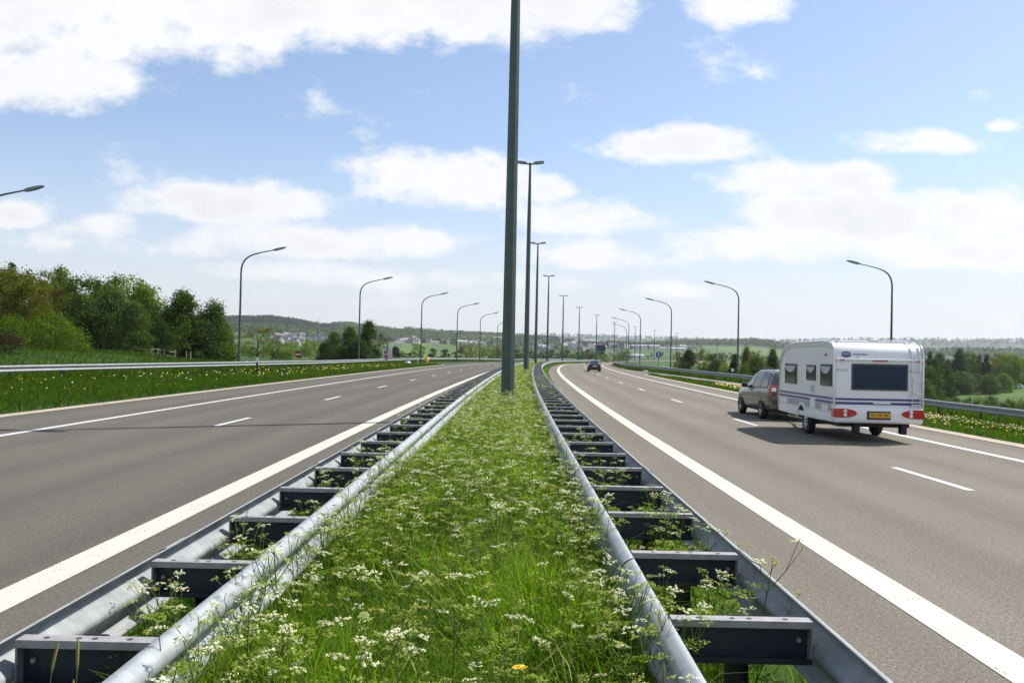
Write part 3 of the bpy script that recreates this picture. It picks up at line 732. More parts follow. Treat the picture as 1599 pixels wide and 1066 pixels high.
b = MB(); b.box((0, 0, .015), (.34, .34, .03), 0, 0, .008); b.build('base', M['orange'], r0)
p = at(1008, 579, 101); b = MB(); b.box((0, 0, .13), (.5, .35, .26), 0, .2, .05)
o = b.build('concrete_block', M['wall_w'], None, (p.x, 101, p.z-.2)); tag(o, 'pale concrete block on the tip of the right verge', 'concrete block')
for (px, py, Y, lab) in ((1037, 570, 142, 'small white marker panel in the grass beyond the right barrier'), (1144, 577.5, 100, 'small white marker panel under the trees beside the right lamp post'), (577.5, 555.5, 130, 'small white marker panel below the dark trees on the left'), (644.5, 554.5, 150, 'small white marker panel left of the pale round tree')):
    p = at(px, py, Y); gz = float(terrain(p.x, Y)); r0 = empty('roadside_marker', (p.x, Y, gz), 0, lab, 'marker')
    b = MB(); b.tube([(0, .04, -.2), (0, .04, p.z-gz)], .03, 6); b.build('pole', M['galv_d'], r0)
    b = MB(); b.box((0, 0, p.z-gz), (.28, .03, .32), 0, 0, .008); b.build('panel', M['signwhite'], r0)

# wooden paddock fence below the wood
def fence():
    pts = [at(172, 548, 84), at(205, 550, 85), at(236, 552, 86), at(240, 555, 86.5), at(273, 556, 88)]
    for q in pts: q.z = float(terrain(q.x, q.y))
    root = empty('wooden_fence', pts[0], 0, 'weathered post-and-rail fence in front of the dark wood', 'fence'); o0 = pts[0]
    for q in pts + [at(291, 558, 90), at(298, 558, 90), at(246, 554, 86), at(251, 554, 87), at(256, 555, 87)]:
        gz = float(terrain(q.x, q.y)); b = MB(); b.tube([(q.x-o0.x, q.y-o0.y, gz-o0.z-.2), (q.x-o0.x+random.uniform(-.08, .08), q.y-o0.y, gz-o0.z+1.0)], [.075, .06], 6); b.build('post', M['wood'], root)
    for a, c in zip(pts[:-1], pts[1:]):
        for hh in (.85, .45):
            b = MB(); b.tube([a-o0+Vector((0, -.08, hh+random.uniform(-.1, .05))), c-o0+Vector((0, -.08, hh+random.uniform(-.2, .05)))], .055, 6); b.build('rail', M['wood'], root)
fence()

# ------------------------------------------------------------------ vehicles
def wheel(parent, x, y, r, w, out, name='wheel'):
    "out=-1: outer face towards -x"
    root = MB()
    prof = [(r*.62, -w/2), (r*.90, -w/2), (r, -w/2+.03), (r, w/2-.03), (r*.90, w/2), (r*.62, w/2)]
    root.lathe(prof, (0, 0, 0), 0, 28); root.lathe([(r*.62, -w/2), (r*.60, 0), (r*.62, w/2)], (0, 0, 0), 0, 28)
    o = root.build(name, M['rubber'], parent, (x, y, r))
    b = MB(); e = out*w/2
    b.lathe([(.0001, e*.55), (r*.16, e*.62), (r*.2, e*.5), (r*.46, e*.40), (r*.52, e*.80), (r*.63, e*.92), (r*.63, -e)], (0, 0, 0), 0, 28)
    for i in range(5):
        a = 2*math.pi*i/5; b.tube([(e*.58, r*.12*math.cos(a), r*.12*math.sin(a)), (e*.70, r*.55*math.cos(a), r*.55*math.sin(a))], [r*.10, r*.085], 6)
    b.build('rim', M['rim'], o)
    return o
def build_caravan():
    W_, Lc = 2.10, 4.58
    root = empty('caravan', (7.72, 21.42, 0), -.012, 'white touring caravan with blue stripes towed by the estate car', 'caravan')
    # side profile (y from the rear, z)
    prof = [(.10, .50), (.02, .60), (.0, .90), (.0, 2.04), (.03, 2.16), (.09, 2.26), (.20, 2.34), (.40, 2.39), (.75, 2.408), (1.5, 2.415), (2.8, 2.405), (3.5, 2.38), (3.95, 2.31), (4.25, 2.19), (4.40, 2.04), (4.48, 1.80), (4.54, 1.30), (4.57, .90), (4.56, .58), (4.48, .46), (3.2, .44), (1.2, .44)]
    bm = bmesh.new(); vs = [bm.verts.new((0, y, z)) for y, z in prof]; f = bm.faces.new(vs)
    ex = bmesh.ops.extrude_face_region(bm, geom=[f]); bmesh.ops.translate(bm, vec=(W_, 0, 0), verts=[v for v in ex['geom'] if isinstance(v, bmesh.types.BMVert)])
    es = [e for e in bm.edges if abs(e.verts[0].co.x-e.verts[1].co.x) < 1e-4]
    bmesh.ops.bevel(bm, geom=es, offset=.045, segments=3, affect='EDGES', profile=.5)
    bmesh.ops.recalc_face_normals(bm, faces=bm.faces[:])
    me = bpy.data.meshes.new('body'); bm.to_mesh(me); bm.free(); me.materials.append(M['white']); me.materials.append(M['offwhite'])
    for p_ in me.polygons:
        p_.use_smooth = abs(p_.normal.x) < .9
        if abs(p_.normal.x) > .9: p_.material_index = 1
    body = obj('body', me, root)
    E = .004
    # roof edge trim, corner trim
    def hull_y(z0):
        pts = prof[1:6]; 
        return float(np.interp(z0, [.60, .90, 2.04, 2.16, 2.26, 2.34], [.02, 0, 0, .03, .09, .20]))
    b = MB()
    for s in (0, 1):
        x0 = -.006 if s == 0 else W_+.006
        b.tube([(x0, y, z) for y, z in prof[1:19]], .024, 6)
    b.build('edge_trim', M['alu'], root)
    b = MB(); top = [(y, z) for y, z in prof[6:15]]
    b.add([(-.009, y, z-.02) for y, z in top]+[(-.009, y, z-.13) for y, z in top], [(i, i+1, i+1+len(top), i+len(top)) for i in range(len(top)-1)])
    b.build('roof_edge_band', M['alu'], root)
    # rear lower bumper bulge with cut-outs
    b = MB(); b.box((W_/2, .04, .66), (W_+.04, .20, .40), 0, 0, .07); bp = b.build('bumper', M['white'], root)
    for p_ in bp.data.polygons: p_.use_smooth = True
    b = MB(); b.prism([(-.0, -.02), (4.45, -.02), (4.45, .10), (0, .10)], -.022, -.002, 0); o = b.build('side_skirt', M['offwhite'], root, (0, .08, .50))
    # rear window
    def pane(parent, rect, plane, fm, gm, th=.035, inset=.035, curt=None):
        (a0, a1, z0, z1) = rect; b = MB(); ca, cz = (a0+a1)/2, (z0+z1)/2; w, h = a1-a0, z1-z0
        if plane == 'rear': b.box((ca, -.008, cz), (w, th, h), 0, 0, .012)
        else: b.box((-.008, ca, cz), (th, w, h), 0, 0, .012)
        fr = b.build('window', fm, parent); g = MB()
        t = -.008-th/2-.003
        if plane == 'rear': g.box((ca, t, cz), (w-2*inset, .006, h-2*inset), 0, 0, .0025)
        else: g.box((t, ca, cz), (.006, w-2*inset, h-2*inset), 0, 0, .0025)
        g.build('pane', gm, fr)
        if curt is not None:
            c = MB(); n = 10; zt = z1-inset-.02
            pts = [(i/n, -curt*math.sin(math.pi*i/n)**.6-.02) for i in range(n+1)]
            vs = [((t-.0045), a0+inset+.02+(w-2*inset-.04)*u, zt+dz) for u, dz in pts]
            c.add(vs+[(t-.0045, a1-inset-.02, zt), (t-.0045, a0+inset+.02, zt)], [tuple(range(n+3))]); c.build('curtain', M['curtain'], fr)
        return fr
    rw = pane(root, (.40, 1.74, 1.25, 1.88), 'rear', M['winframe'], M['rear'], inset=.045)
    pane(root, (.16, .98, 1.32, 1.85), 'side', M['winframe'], M['glass_g'], curt=.16)
    pane(root, (1.36, 2.08, 1.42, 1.82), 'side', M['winframe'], M['glass_g'], curt=.12)
    pane(root, (2.92, 3.98, 1.28, 1.83), 'side', M['winframe'], M['glass_g'], curt=.16)
    # stripes round side and rear
    for (z0, z1) in ((1.005, 1.055), (.905, .965)):
        b = MB(); b.box((-.004, 2.28, (z0+z1)/2), (.010, 4.50, z1-z0)); b.box((W_/2, -.004, (z0+z1)/2), (W_-.06, .010, z1-z0)); b.build('stripe', M['stripe'], root)
    for z0 in (1.74, 1.70):
        b = MB(); b.box((.17, -.003, z0), (.30, .007, .012)); b.box((1.92, -.003, z0), (.3, .007, .012)); b.build('pinstripe', M['skirt'], root)
    b = MB(); b.box((-.004, 2.32, .80), (.010, 4.20, .17)); sk = b.build('skirt_panel', M['skirt'], root)
    b = MB()
    for (y, w, h, z) in ((4.05, .62, .14, .80), (1.55, .40, .26, .84), (.62, .50, .14, .79)): b.box((-.012, y, z), (.012, w, h), 0, 0, .004)
    b.build('service_hatch', M['offwhite'], root)
    b = MB()
    for i in range(5): b.box((-.006, 1.62, 1.14+.035*i), (.008, .30, .018))
    b.build('vent', M['skirt'], root)
    # ridge strip with marker lamps
    b = MB(); b.box((W_/2, -.022, 1.975), (W_-.02, .06, .055), 0, 0, .018); rs = b.build('ridge_strip', M['white'], root)
    for x, w in ((.16, .10), (1.97, .10), (1.06, .36)):
        b = MB(); b.box((x, -.055, 1.955), (w, .02, .028), 0, 0, .006); b.build('marker_lamp', M['red'], rs)
    # emblem and lettering on the upper rear
    def onrear(x, z, off=.006):
        return (x, hull_y(z)-off, z)
    b = MB(); n = 24; vs = [onrear(.27+.125*math.cos(2*math.pi*i/n), 2.10+.075*math.sin(2*math.pi*i/n)) for i in range(n)]; b.add(vs, [tuple(range(n))]); em = b.build('emblem', M['skirt'], root)
    b = MB(); vs = [onrear(.27+.12*math.cos(math.pi+math.pi*i/12), 2.085+.058*math.sin(math.pi+math.pi*i/12), .010) for i in range(13)]; b.add(vs, [tuple(range(13))])
    vs = [onrear(.27+.11*math.cos(.35+2.44*i/10), 2.09+.068*math.sin(.35+2.44*i/10), .010) for i in range(11)] + [onrear(.27+.095*math.cos(.4+2.34*i/10), 2.085+.052*math.sin(.4+2.34*i/10), .010) for i in range(10, -1, -1)]
    b.add(vs, [(i, i+1, 20-i, 21-i) for i in range(10)]); b.build('emblem_band', M['stripe'], em)
    b = MB()
    for i in range(9):
        x = .44+i*.038; b.add([onrear(x, 2.085, .008), onrear(x+.026, 2.085, .008), onrear(x+.026, 2.115, .008), onrear(x, 2.115, .008)], [(0, 1, 2, 3)])
    b.add([onrear(.52, 2.02, .008), onrear(.56, 2.02, .008), onrear(.56, 2.045, .008), onrear(.52, 2.045, .008)], [(0, 1, 2, 3)])
    b.build('lettering', M['stripe'], root)
    b = MB(); b.sheet([(-.006, .35, 2.06), (-.006, .95, 2.05), (-.006, .62, 2.075)]); b.sheet([(-.006, .55, 2.075), (-.006, .75, 2.072), (-.006, .60, 2.13)]); b.build('side_emblem', M['roof_r'], root)
    # tail lamps
    for s in (0, 1):
        b = MB(); n = 18
        xs = []
        for i in range(n+1):
            t = i/n; xs.append((t*.52, .105*math.sqrt(max(0, 1-max(0, (t-.30)/.70)**2))))
        poly = [(x, .70+h) for x, h in xs]+[(x, .70-h) for x, h in xs[::-1]]
        if s: poly = [(W_-x, z-.005) for x, z in poly]
        b.prism(poly, -.085, -.02, 1)
        if s == 0: b.box((-.03, .02, .70), (.02, .16, .20), 0, 0, .006)
        L = b.build('tail_lamp', M['red'], root)
        for dz in (.045, -.045):
            b = MB(); b.lathe([(.0001, -.012), (.038, -.008), (.045, 0)], ((.24 if not s else W_-.30), -.086, .70+dz), 1, 14); b.build('lens', M['lens'], L)
    b = MB(); b.box((1.04, -.068, .655), (.56, .012, .20), 0, 0, .004); b.build('plate_holder', M['plastic'], root)
    b = MB(); b.box((1.06, -.077, .66), (.49, .008, .12), 0, 0, .003); pl = b.build('number_plate', M['plate'], root)
    b = MB()
    for i, x in enumerate((.86, .92, 1.01, 1.07, 1.16, 1.22)):
        b.box((x, -.082, .66), (.012, .004, .075)); b.box((x+.032, -.082, .66), (.012, .004, .075)); b.box((x+.016, -.082, .66 if i % 2 else .69), (.03, .004, .012))
    b.build('lettering', M['ink'], pl)
    b = MB(); b.box((1.13, -.012, .945), (.42, .025, .035), 0, 0, .01); b.build('handle', M['white'], root)
    # ladder
    lad = MB()
    for x in (1.82, 2.01): lad.tube([(x, -.02, .86), (x, -.07, .92), (x, -.07, 1.95), (x, -.03, 2.12), (x, .12, 2.30), (x, .4, 2.44)], .013, 8)
    ld = lad.build('ladder', M['alu'], root)
    for i in range(6):
        z = .92+.27*i; b = MB(); b.box((1.915, -.072 if z < 2 else -.02, z), (.19, .035, .022), 0, 0, .006); b.build('rung', M['alu'], ld)
    # roof rails
    for x in (.18, W_-.18):
        b = MB(); b.tube([(x, .25, 2.33), (x, .40, 2.44), (x, 1.2, 2.475), (x, 2.2, 2.475), (x, 2.35, 2.41)], .014, 8)
        for y in (.42, 1.25, 2.15): b.box((x, y, 2.42), (.06, .12, .05), 0, 0, .012)
        b.build('roof_rail', M['alu'], root)
    b = MB(); b.box((1.05, .32, 2.40), (1.7, .03, .03), 0, 0, .008); b.build('roof_rail', M['alu'], root)
    b = MB(); b.box((1.05, 1.9, 2.43), (.7, .55, .07), 0, 0, .02); b.build('roof_hatch', M['white'], root)
    # wheel, arch, chassis, steadies, drawbar
    wheel(root, .17, 2.38, .30, .19, -1); wheel(root, W_-.17, 2.38, .30, .19, 1)
    b = MB(); arc = [(2.38+.40*math.cos(math.pi*i/14), .42+.40*math.sin(math.pi*i/14)) for i in range(15)]; arc2 = [(2.38+.335*math.cos(math.pi*i/14), .42+.335*math.sin(math.pi*i/14)) for i in range(14, -1, -1)]
    b.prism(arc+arc2, -.05, .0, 0); b.build('wheel_arch', M['white'], root)
    b = MB(); b.prism([(y, z) for y, z in arc2], -.0075, -.004, 0); b.build('wheel_well', M['dark'], root)
    b = MB(); b.box((W_/2, 2.2, .40), (1.7, 3.9, .09)); b.box((W_/2, 2.38, .30), (1.75, .09, .09)); b.build('chassis', M['dark'], root)
    for x in (.58, 1.70):
        b = MB(); b.box((x, .16, .33), (.15, .20, .26), 0, 0, .03); b.build('corner_steady', M['dark'], root)
    b = MB(); b.tube([(.55, 3.9, .42), (1.05, 5.9, .44)], .05, 6); b.tube([(1.55, 3.9, .42), (1.05, 5.9, .44)], .05, 6); b.tube([(1.05, 5.6, .46), (1.05, 6.5, .42)], .045, 8); b.tube([(1.05, 5.2, .2), (1.05, 5.2, .75)], .03, 8)
    b.build('drawbar', M['galv_d'], root)
    return root
build_caravan()

def loft_body(stations, belt_i):
    "stations: list of (y, [(hw, z), ...]) lower to upper on one half; returns verts, faces"
    nS = len(stations); half = len(stations[0][1]); rings = []
    for y, pts in stations:
        r = [(-hw, y, z) for hw, z in pts] + [(hw, y, z) for hw, z in pts[::-1]]
        rings.append(r)
    k = 2*half; vs = [v for r in rings for v in r]; fs = []
    for i in range(nS-1):
        for j in range(k):
            fs.append((i*k+j, i*k+(j+1) % k, (i+1)*k+(j+1) % k, (i+1)*k+j))
    fs.append(tuple(range(k))); fs.append(tuple(range((nS-1)*k, nS*k)))
    return vs, fs
def sub_mesh(name, vs, fs, m, lev=2, crease_ends=False):
    me = bpy.data.meshes.new(name); me.from_pydata(vs, [], fs); me.materials.append(m)
    bm = bmesh.new(); bm.from_mesh(me); bmesh.ops.recalc_face_normals(bm, faces=bm.faces[:]); bm.to_mesh(me); bm.free()
    me.polygons.foreach_set('use_smooth', [True]*len(me.polygons)); return me
class CarShape:
    "half sections along y; each: bumper/sill/side/belt half widths and heights plus roof"
    def __init__(s, rows): s.rows = sorted(rows)      # (y, z0, hw_low, z_mid, hw_mid, z_belt, hw_belt, z_roof, hw_roof)
    def at(s, y):
        a = np.array(s.rows); return [float(np.interp(y, a[:, 0], a[:, i])) for i in range(1, 9)]
    def section(s, y):
        z0, hl, zm, hm, zb, hb, zr_, hr = s.at(y)
        up = zr_-zb
        return [(0.02, z0), (hl*.9, z0), (hl, z0+.07), (hm, zm), (hm*.997, (zm+zb)/2), (hb, zb), (hb+(hr-hb)*.55, zb+up*.55), (hr, zb+up*.86), (hr*.88, zb+up*.965), (hr*.5, zr_), (0.02, zr_+.004)]
    def side(s, y, t, off=.006):
        z0, hl, zm, hm, zb, hb, zr_, hr = s.at(y); up = zr_-zb
        return (hb+(hr-hb)*float(np.interp(t, [0, .55, .86], [0, .55, 1])) + off, y, zb+up*t)
    def mesh(s, name, m, n=34):
        ys = np.unique(np.concatenate([np.linspace(s.rows[0][0], s.rows[-1][0], n), [r[0] for r in s.rows]]))
        v, f = loft_body([(y, s.section(y)) for y in ys], 0)
        return sub_mesh(name, v, f, m)
def side_glass(shape, y0, y1, t0, t1, sx, parent, m, tilt0=0.0, tilt1=0.0, n=6):
    b = MB(); vs = []
    for i in range(n+1):
        u = i/n
        for j in range(4):
            t = t0+(t1-t0)*j/3; y = y0+(y1-y0)*u + (tilt0*(1-u)+tilt1*u)*(j/3)
            p = shape.side(y, t); vs.append((sx*p[0], p[1], p[2]))
    fs = [(i*4+j, i*4+j+1, i*4+5+j, i*4+4+j) for i in range(n) for j in range(3)]
    b.add(vs, fs, 0, True); return b.build('window', m, parent)
def build_mpv():
    root = empty('estate_car', (9.00, 28.20, 0), -.012, 'champagne people carrier towing the white caravan', 'car')
    sh = CarShape([
        (0.00, .42, .74, .62, .80, .98, .76, 1.00, .70), (.05, .34, .80, .62, .84, .98, .81, 1.12, .70), (.18, .30, .83, .62, .865, .99, .84, 1.42, .66), (.36, .28, .84, .62, .875, .99, .845, 1.55, .64),
        (1.2, .26, .85, .60, .88, .97, .85, 1.60, .65), (2.2, .26, .85, .60, .88, .95, .845, 1.585, .64), (2.75, .26, .85, .60, .88, .945, .84, 1.48, .62), (3.35, .26, .85, .60, .875, .95, .82, 1.14, .66), (3.7, .26, .84, .60, .86, .94, .79, .99, .68), (4.2, .27, .80, .58, .83, .86, .74, .90, .62), (4.48, .30, .70, .56, .74, .74, .62, .76, .48), (4.58, .40, .52, .54, .56, .62, .46, .64, .34)])
    obj('body', sh.mesh('body', M['carpaint']), root)
    sh2 = CarShape([(r_[0], r_[1], r_[2], r_[3], r_[4], r_[5], r_[6]+.006, r_[7], r_[8]+.006) for r_ in sh.rows])
    for sx in (-1, 1):
        side_glass(sh, .36, 3.22, .03, .85, sx, root, M['plastic'], .10, -.55, n=24).name = 'window_surround'
        side_glass(sh2, .42, 1.18, .08, .83, sx, root, M['carglass'], .12, .02)
        side_glass(sh2, 1.26, 2.16, .08, .83, sx, root, M['carglass'], 0, -.03)
        side_glass(sh2, 2.24, 3.12, .08, .83, sx, root, M['carglass'], -.03, -.52)
        b = MB(); b.box((sx*.95, 2.86, 1.03), (.20, .13, .15), 0, 0, .04); b.box((sx*.87, 2.9, .99), (.1, .06, .05)); b.build('mirror', M['plastic'], root)
        b = MB(); b.box((sx*.883, 2.2, .60), (.02, 3.4, .05), 0, 0, .008); b.build('trim_strip', M['carpaint'], root)
        for y in (1.35, 2.28):
            b = MB(); b.box((sx*.868, y, .87), (.03, .15, .03), 0, 0, .01); b.build('handle', M['carpaint'], root)
        b = MB(); b.tube([(sx*.60, .5, 1.57), (sx*.60, .65, 1.645), (sx*.60, 1.9, 1.65), (sx*.60, 2.1, 1.59)], .018, 6); b.build('roof_rail', M['plastic'], root)
        for y in (.98, 3.70):
            b = MB(); arc = [(y+.355*math.cos(math.pi*i/12), .31+.355*math.sin(math.pi*i/12)) for i in range(13)]
            b.prism(arc, sx*.80, sx*.888, 0); b.build('wheel_well', M['dark'], root)
            wheel(root, sx*.80, y, .315, .20, sx)
        b = MB(); b.box((sx*.72, .06, .93), (.24, .12, .36), 0, 0, .03); L = b.build('tail_lamp', M['red'], root)
        b = MB(); b.box((sx*.74, -.008, .98), (.15, .02, .12), 0, 0, .006); b.build('lens', M['lens'], L)
        b = MB(); b.box((sx*.66, -.06, .48), (.22, .02, .08), 0, 0, .006); b.build('fog_lamp', M['red'], root)
    vs = [(-.62, .055, 1.03), (.62, .055, 1.03), (.54, .245, 1.46), (-.54, .245, 1.46)]
    b = MB(); b.add([(x, y-.05, z) for x, y, z in vs], [(0, 1, 2, 3)]); b.build('rear_window', M['carglass'], root)
    b = MB(); b.add([(-.68, 3.42, 1.10+.02), (.68, 3.42, 1.12), (.54, 2.80, 1.49), (-.54, 2.80, 1.49)], [(0, 1, 2, 3)]); b.build('windscreen', M['carglass'], root)
    b = MB(); b.box((0, .0, .48), (1.70, .16, .24), 0, 0, .05); b.build('bumper', M['carpaint'], root)
    b = MB(); b.box((0, -.06, .57), (1.60, .05, .05), 0, 0, .01); b.build('bumper_strip', M['plastic'], root)
    b = MB(); b.box((0, 2.2, .27), (1.5, 4.2, .08)); b.build('underbody', M['dark'], root)
    b = MB(); b.tube([(.05, .1, .36), (.05, -.25, .36), (.05, -.25, .44)], .03, 8); b.build('tow_hook', M['dark'], root)
build_mpv()
def build_sedan():
    root = empty('dark_car', (9.62, 103.6, float(RZ(103.6))), heading(104), 'small dark saloon car driving away in the bend ahead', 'car')
    sh = CarShape([
        (0.00, .40, .60, .62, .66, .86, .62, .88, .5), (.08, .30, .70, .62, .76, .90, .70, .93, .6), (.62, .26, .74, .60, .79, .92, .73, .97, .62), (.80, .26, .75, .60, .795, .92, .735, 1.02, .60), (1.40, .25, .75, .60, .80, .91, .74, 1.34, .52), (1.75, .25, .75, .60, .80, .91, .74, 1.385, .53), (2.35, .25, .75, .60, .80, .90, .74, 1.36, .53), (3.0, .25, .75, .60, .79, .90, .72, 1.00, .58), (3.3, .25, .74, .58, .78, .88, .70, .93, .58), (4.0, .28, .70, .56, .74, .76, .62, .80, .5), (4.2, .36, .5, .54, .54, .64, .44, .66, .34)])
    root.scale = (.93, .93, .93); obj('body', sh.mesh('body', M['carblack']), root)
    for sx in (-1, 1):
        side_glass(sh, 1.15, 1.85, .12, .8, sx, root, M['carglass'], .25, 0); side_glass(sh, 1.92, 2.75, .12, .8, sx, root, M['carglass'], 0, -.3)
        b = MB(); b.box((sx*.86, 2.65, .98), (.20, .10, .13), 0, 0, .03); b.build('mirror', M['plastic'], root)
        for y in (.85, 3.4):
            b = MB(); b.prism([(y+.34*math.cos(math.pi*i/12), .29+.34*math.sin(math.pi*i/12)) for i in range(13)], sx*.72, sx*.803, 0); b.build('wheel_well', M['dark'], root)
            wheel(root, sx*.70, y, .30, .19, sx)
        b = MB(); b.box((sx*.58, -.0, .76), (.26, .10, .14), 0, 0, .02); b.build('tail_lamp', M['red_d'], root)
    b = MB(); b.add([(-.55, .80, 1.0), (.55, .80, 1.0), (.46, 1.36, 1.335), (-.46, 1.36, 1.335)], [(0, 1, 2, 3)]); b.build('rear_window', M['carglass'], root)
    b = MB(); b.box((0, -.035, .70), (.52, .015, .11), 0, 0, .003); b.build('number_plate', M['signwhite'], root)
    b = MB(); b.box((0, .0, .46), (1.44, .14, .22), 0, 0, .05); b.build('bumper', M['plastic'], root)
    b = MB(); b.box((0, 2.0, .25), (1.3, 3.8, .08)); b.build('underbody', M['dark'], root)
build_sedan()

# ------------------------------------------------------------------ trees
def rand_dirs(n, rng):
    v = rng.normal(size=(n, 3)); return v/np.linalg.norm(v, axis=1)[:, None]
def leaf_quads(C, N, size, rng, asp=.55):
    "rhombic leaves at C with normals N"
    n = len(C); a = rand_dirs(n, rng); T = np.cross(N, a); T /= np.linalg.norm(T, axis=1)[:, None]+1e-9; B = np.cross(N, T)
    s = np.asarray(size).reshape(-1, 1)
    V = np.stack([C-T*s*.5, C+B*s*.5*asp, C+T*s*.5, C-B*s*.5*asp], 1).reshape(-1, 3)
    F = np.arange(n*4).reshape(-1, 4); return V, F
PROF = dict(
    round=lambda t: np.sqrt(np.clip(1-(2*t-1)**2, 0, 1))**.8,
    dome=lambda t: np.clip(1-t, 0, 1)**.45*np.clip(t*4+.55, 0, 1),
    upright=lambda t: np.clip(1-t, 0, 1)**.62*np.clip(t*5+.45, 0, 1),
    cone=lambda t: np.clip(1-t, 0, 1)**.9*np.clip(t*9+.5, 0, 1),
    bush=lambda t: np.clip(1-t*t, 0, 1)**.5,
)
def crown_mesh(name, seed, h, w, base, prof, ncl, nl, leaf, mat_, sig=.075, droop=.25, lobes=.28):
    rng = np.random.default_rng(seed)
    t = rng.beta(1.15, 1.25, ncl); ang = rng.uniform(0, 2*math.pi, ncl)
    lob = 1+lobes*np.sin(ang*3+seed)*np.sin(t*7+seed*1.7)+lobes*.6*rng.normal(size=ncl)*.5
    rad = PROF[prof](t)*w/2*lob*rng.uniform(.12, 1, ncl)**.42
    C = np.stack([rad*np.cos(ang), rad*np.sin(ang), base*h+t*(1-base)*h], -1)
    csz = rng.uniform(.55, 1.35, ncl)
    k = rng.integers(0, ncl, nl)
    off = rng.normal(size=(nl, 3))*np.array([1, 1, .62])*(sig*w*csz[k])[:, None]
    P = C[k]+off; P[:, 2] -= droop*np.linalg.norm(off[:, :2], axis=1)
    P[:, 2] = np.maximum(P[:, 2], .02*h)
    N = rand_dirs(nl, rng)*.75 + off/(np.linalg.norm(off, axis=1)[:, None]+1e-6)*.7 + np.array([0, 0, .35]); N /= np.linalg.norm(N, axis=1)[:, None]
    V, F = leaf_quads(P, N, leaf*rng.uniform(.55, 1.35, nl), rng)
    rnd = np.repeat(np.clip(rng.uniform(0, 1, nl)*.55+.5*rng.uniform(0, 1, ncl)[k], 0, 1), 4)
    return np_mesh(name, V, F, [mat_], attrs=dict(rnd=rnd)), C
def trunk_mesh(name, seed, h, w, base, C):
    rng = np.random.default_rng(seed); b = MB(); top = h*.82
    tp = [(rng.normal()*.02*h*i/5, rng.normal()*.02*h*i/5, -.3 if i == 0 else top*i/5) for i in range(6)]
    r0 = .016*h+.05; b.tube(tp, [r0*(1-.15*i) if i < 5 else r0*.12 for i in range(6)], 8)
    for i in rng.choice(len(C), min(11, len(C)), replace=False):
        c = C[i]; z0 = min(max(base*h*.8, c[2]*.6), top*.9); q = z0/top*5; a = tp[int(min(q, 4))]
        s0 = Vector((a[0], a[1], z0)); e = Vector(c); mid = (s0+e)/2+Vector((0, 0, .06*h))
        b.tube([s0, mid, e], [r0*.38, r0*.24, r0*.08], 5)
    return b.mesh(name, [M['bark']])
PROTO = {}
def proto(kind):
    "kind: (leaf colour, profile, height, width, crown base, clusters, leaves, leaf size)"
    if kind not in PROTO:
        col, prof, h, w, base, ncl, nl, leaf, sig, var = kind
        cm, C = crown_mesh('crown', hash_(kind[1:8]) % 1000+var*37, h, w, base, prof, ncl, nl, leaf, LEAF[col], sig)
        PROTO[kind] = (cm, trunk_mesh('trunk', 5+var, h, w, base, C))
    return PROTO[kind]
KINDS = dict(
    broad=('round', 10, 8, .10, 120, 13000, .33, .085), dome=('dome', 10, 8.5, .02, 120, 14000, .33, .085), tall=('upright', 10, 7, .03, 110, 13000, .32, .085),
    airy=('round', 10, 8, .22, 60, 3800, .26, .07), conifer=('cone', 10, 4.5, .03, 110, 7000, .26, .07), bush=('bush', 4, 5, .0, 60, 4500, .20, .085), farbroad=('round', 10, 9, .08, 60, 2600, .55, .085), fardome=('dome', 10, 9, .0, 60, 2600, .55, .085), farcone=('cone', 10, 4, .0, 60, 1800, .5, .08))
def hash_(t):
    v = 17
    for ch in repr(t): v = (v*31+ord(ch)) % 1000003
    return v
def plant_tree(x, Y, z, h, w, shape, col, label, cat='tree', name=None, group=None, var=0, rot=None):
    K = KINDS[shape]; cm, tm = proto((col,)+K+(var,))
    root = empty(name or ('bush' if cat == 'bush' else 'tree'), (x, Y, z), random.uniform(0, 6.28) if rot is None else rot, label, cat, group)
    s = (w/K[2], w/K[2], h/K[1])
    for n_, me in (('crown', cm), ('trunk', tm)):
        o = obj(n_, me, root); o.scale = s
    return root
def tree_px(px, top, Y, wpx, shape, col, label, cat='tree', name=None, group=None, var=0, sink=0.0):
    p = at(px, top, Y); z = float(terrain(p.x, Y))-.05-sink
    return plant_tree(p.x, Y, z, max(p.z-z, .6), wpx*Y/FPX, shape, col, label, cat, name, group, var)

# the wood on the left bank
T = tree_px
T(-95, 400, 95, 130, 'broad', 'mid', 'broad mid-green tree at the left frame edge of the wood', var=1)
T(-30, 412, 84, 110, 'broad', 'olive', 'olive birch cut by the left edge of the picture', var=2)
T(22, 420, 86, 100, 'broad', 'olive', 'tall olive birch with drooping branches at the left end of the wood', name='birch_tree')
T(66, 424, 90, 70, 'airy', 'olive', 'slender olive birch second from the left in the wood', name='birch_tree', var=1)
T(47, 437, 79, 66, 'broad', 'olive', 'lower olive birch in front of the dark conifer', name='birch_tree', var=3)
T(18, 409, 104, 44, 'conifer', 'conifer', 'dark spiky conifer top above the left birches', name='conifer_tree')
T(72, 470, 82, 50, 'conifer', 'conifer', 'dark narrow conifer below the olive birches', name='conifer_tree', var=1)
T(97, 421, 98, 78, 'tall', 'light', 'bright green tree top just right of the birches', var=1)
T(128, 433, 95, 84, 'broad', 'mid', 'mid-green tree on the crest of the wood', var=2)
T(92, 455, 86, 60, 'airy', 'rust', 'reddish brown thin tree in the shade behind the bright bush', var=1)
T(152, 437, 104, 34, 'conifer', 'conifer', 'small conifer tip on the crest of the wood', name='conifer_tree', var=2)
T(196, 434, 102, 92, 'broad', 'light', 'rounded bright green tree crowning the right half of the wood', var=3)
T(224, 452, 100, 66, 'dome', 'light', 'bright green tree sloping down at the right of the wood', var=2)
T(130, 460, 84, 76, 'dome', 'grey', 'grey-green willow left of the centre of the wood', name='willow_tree')
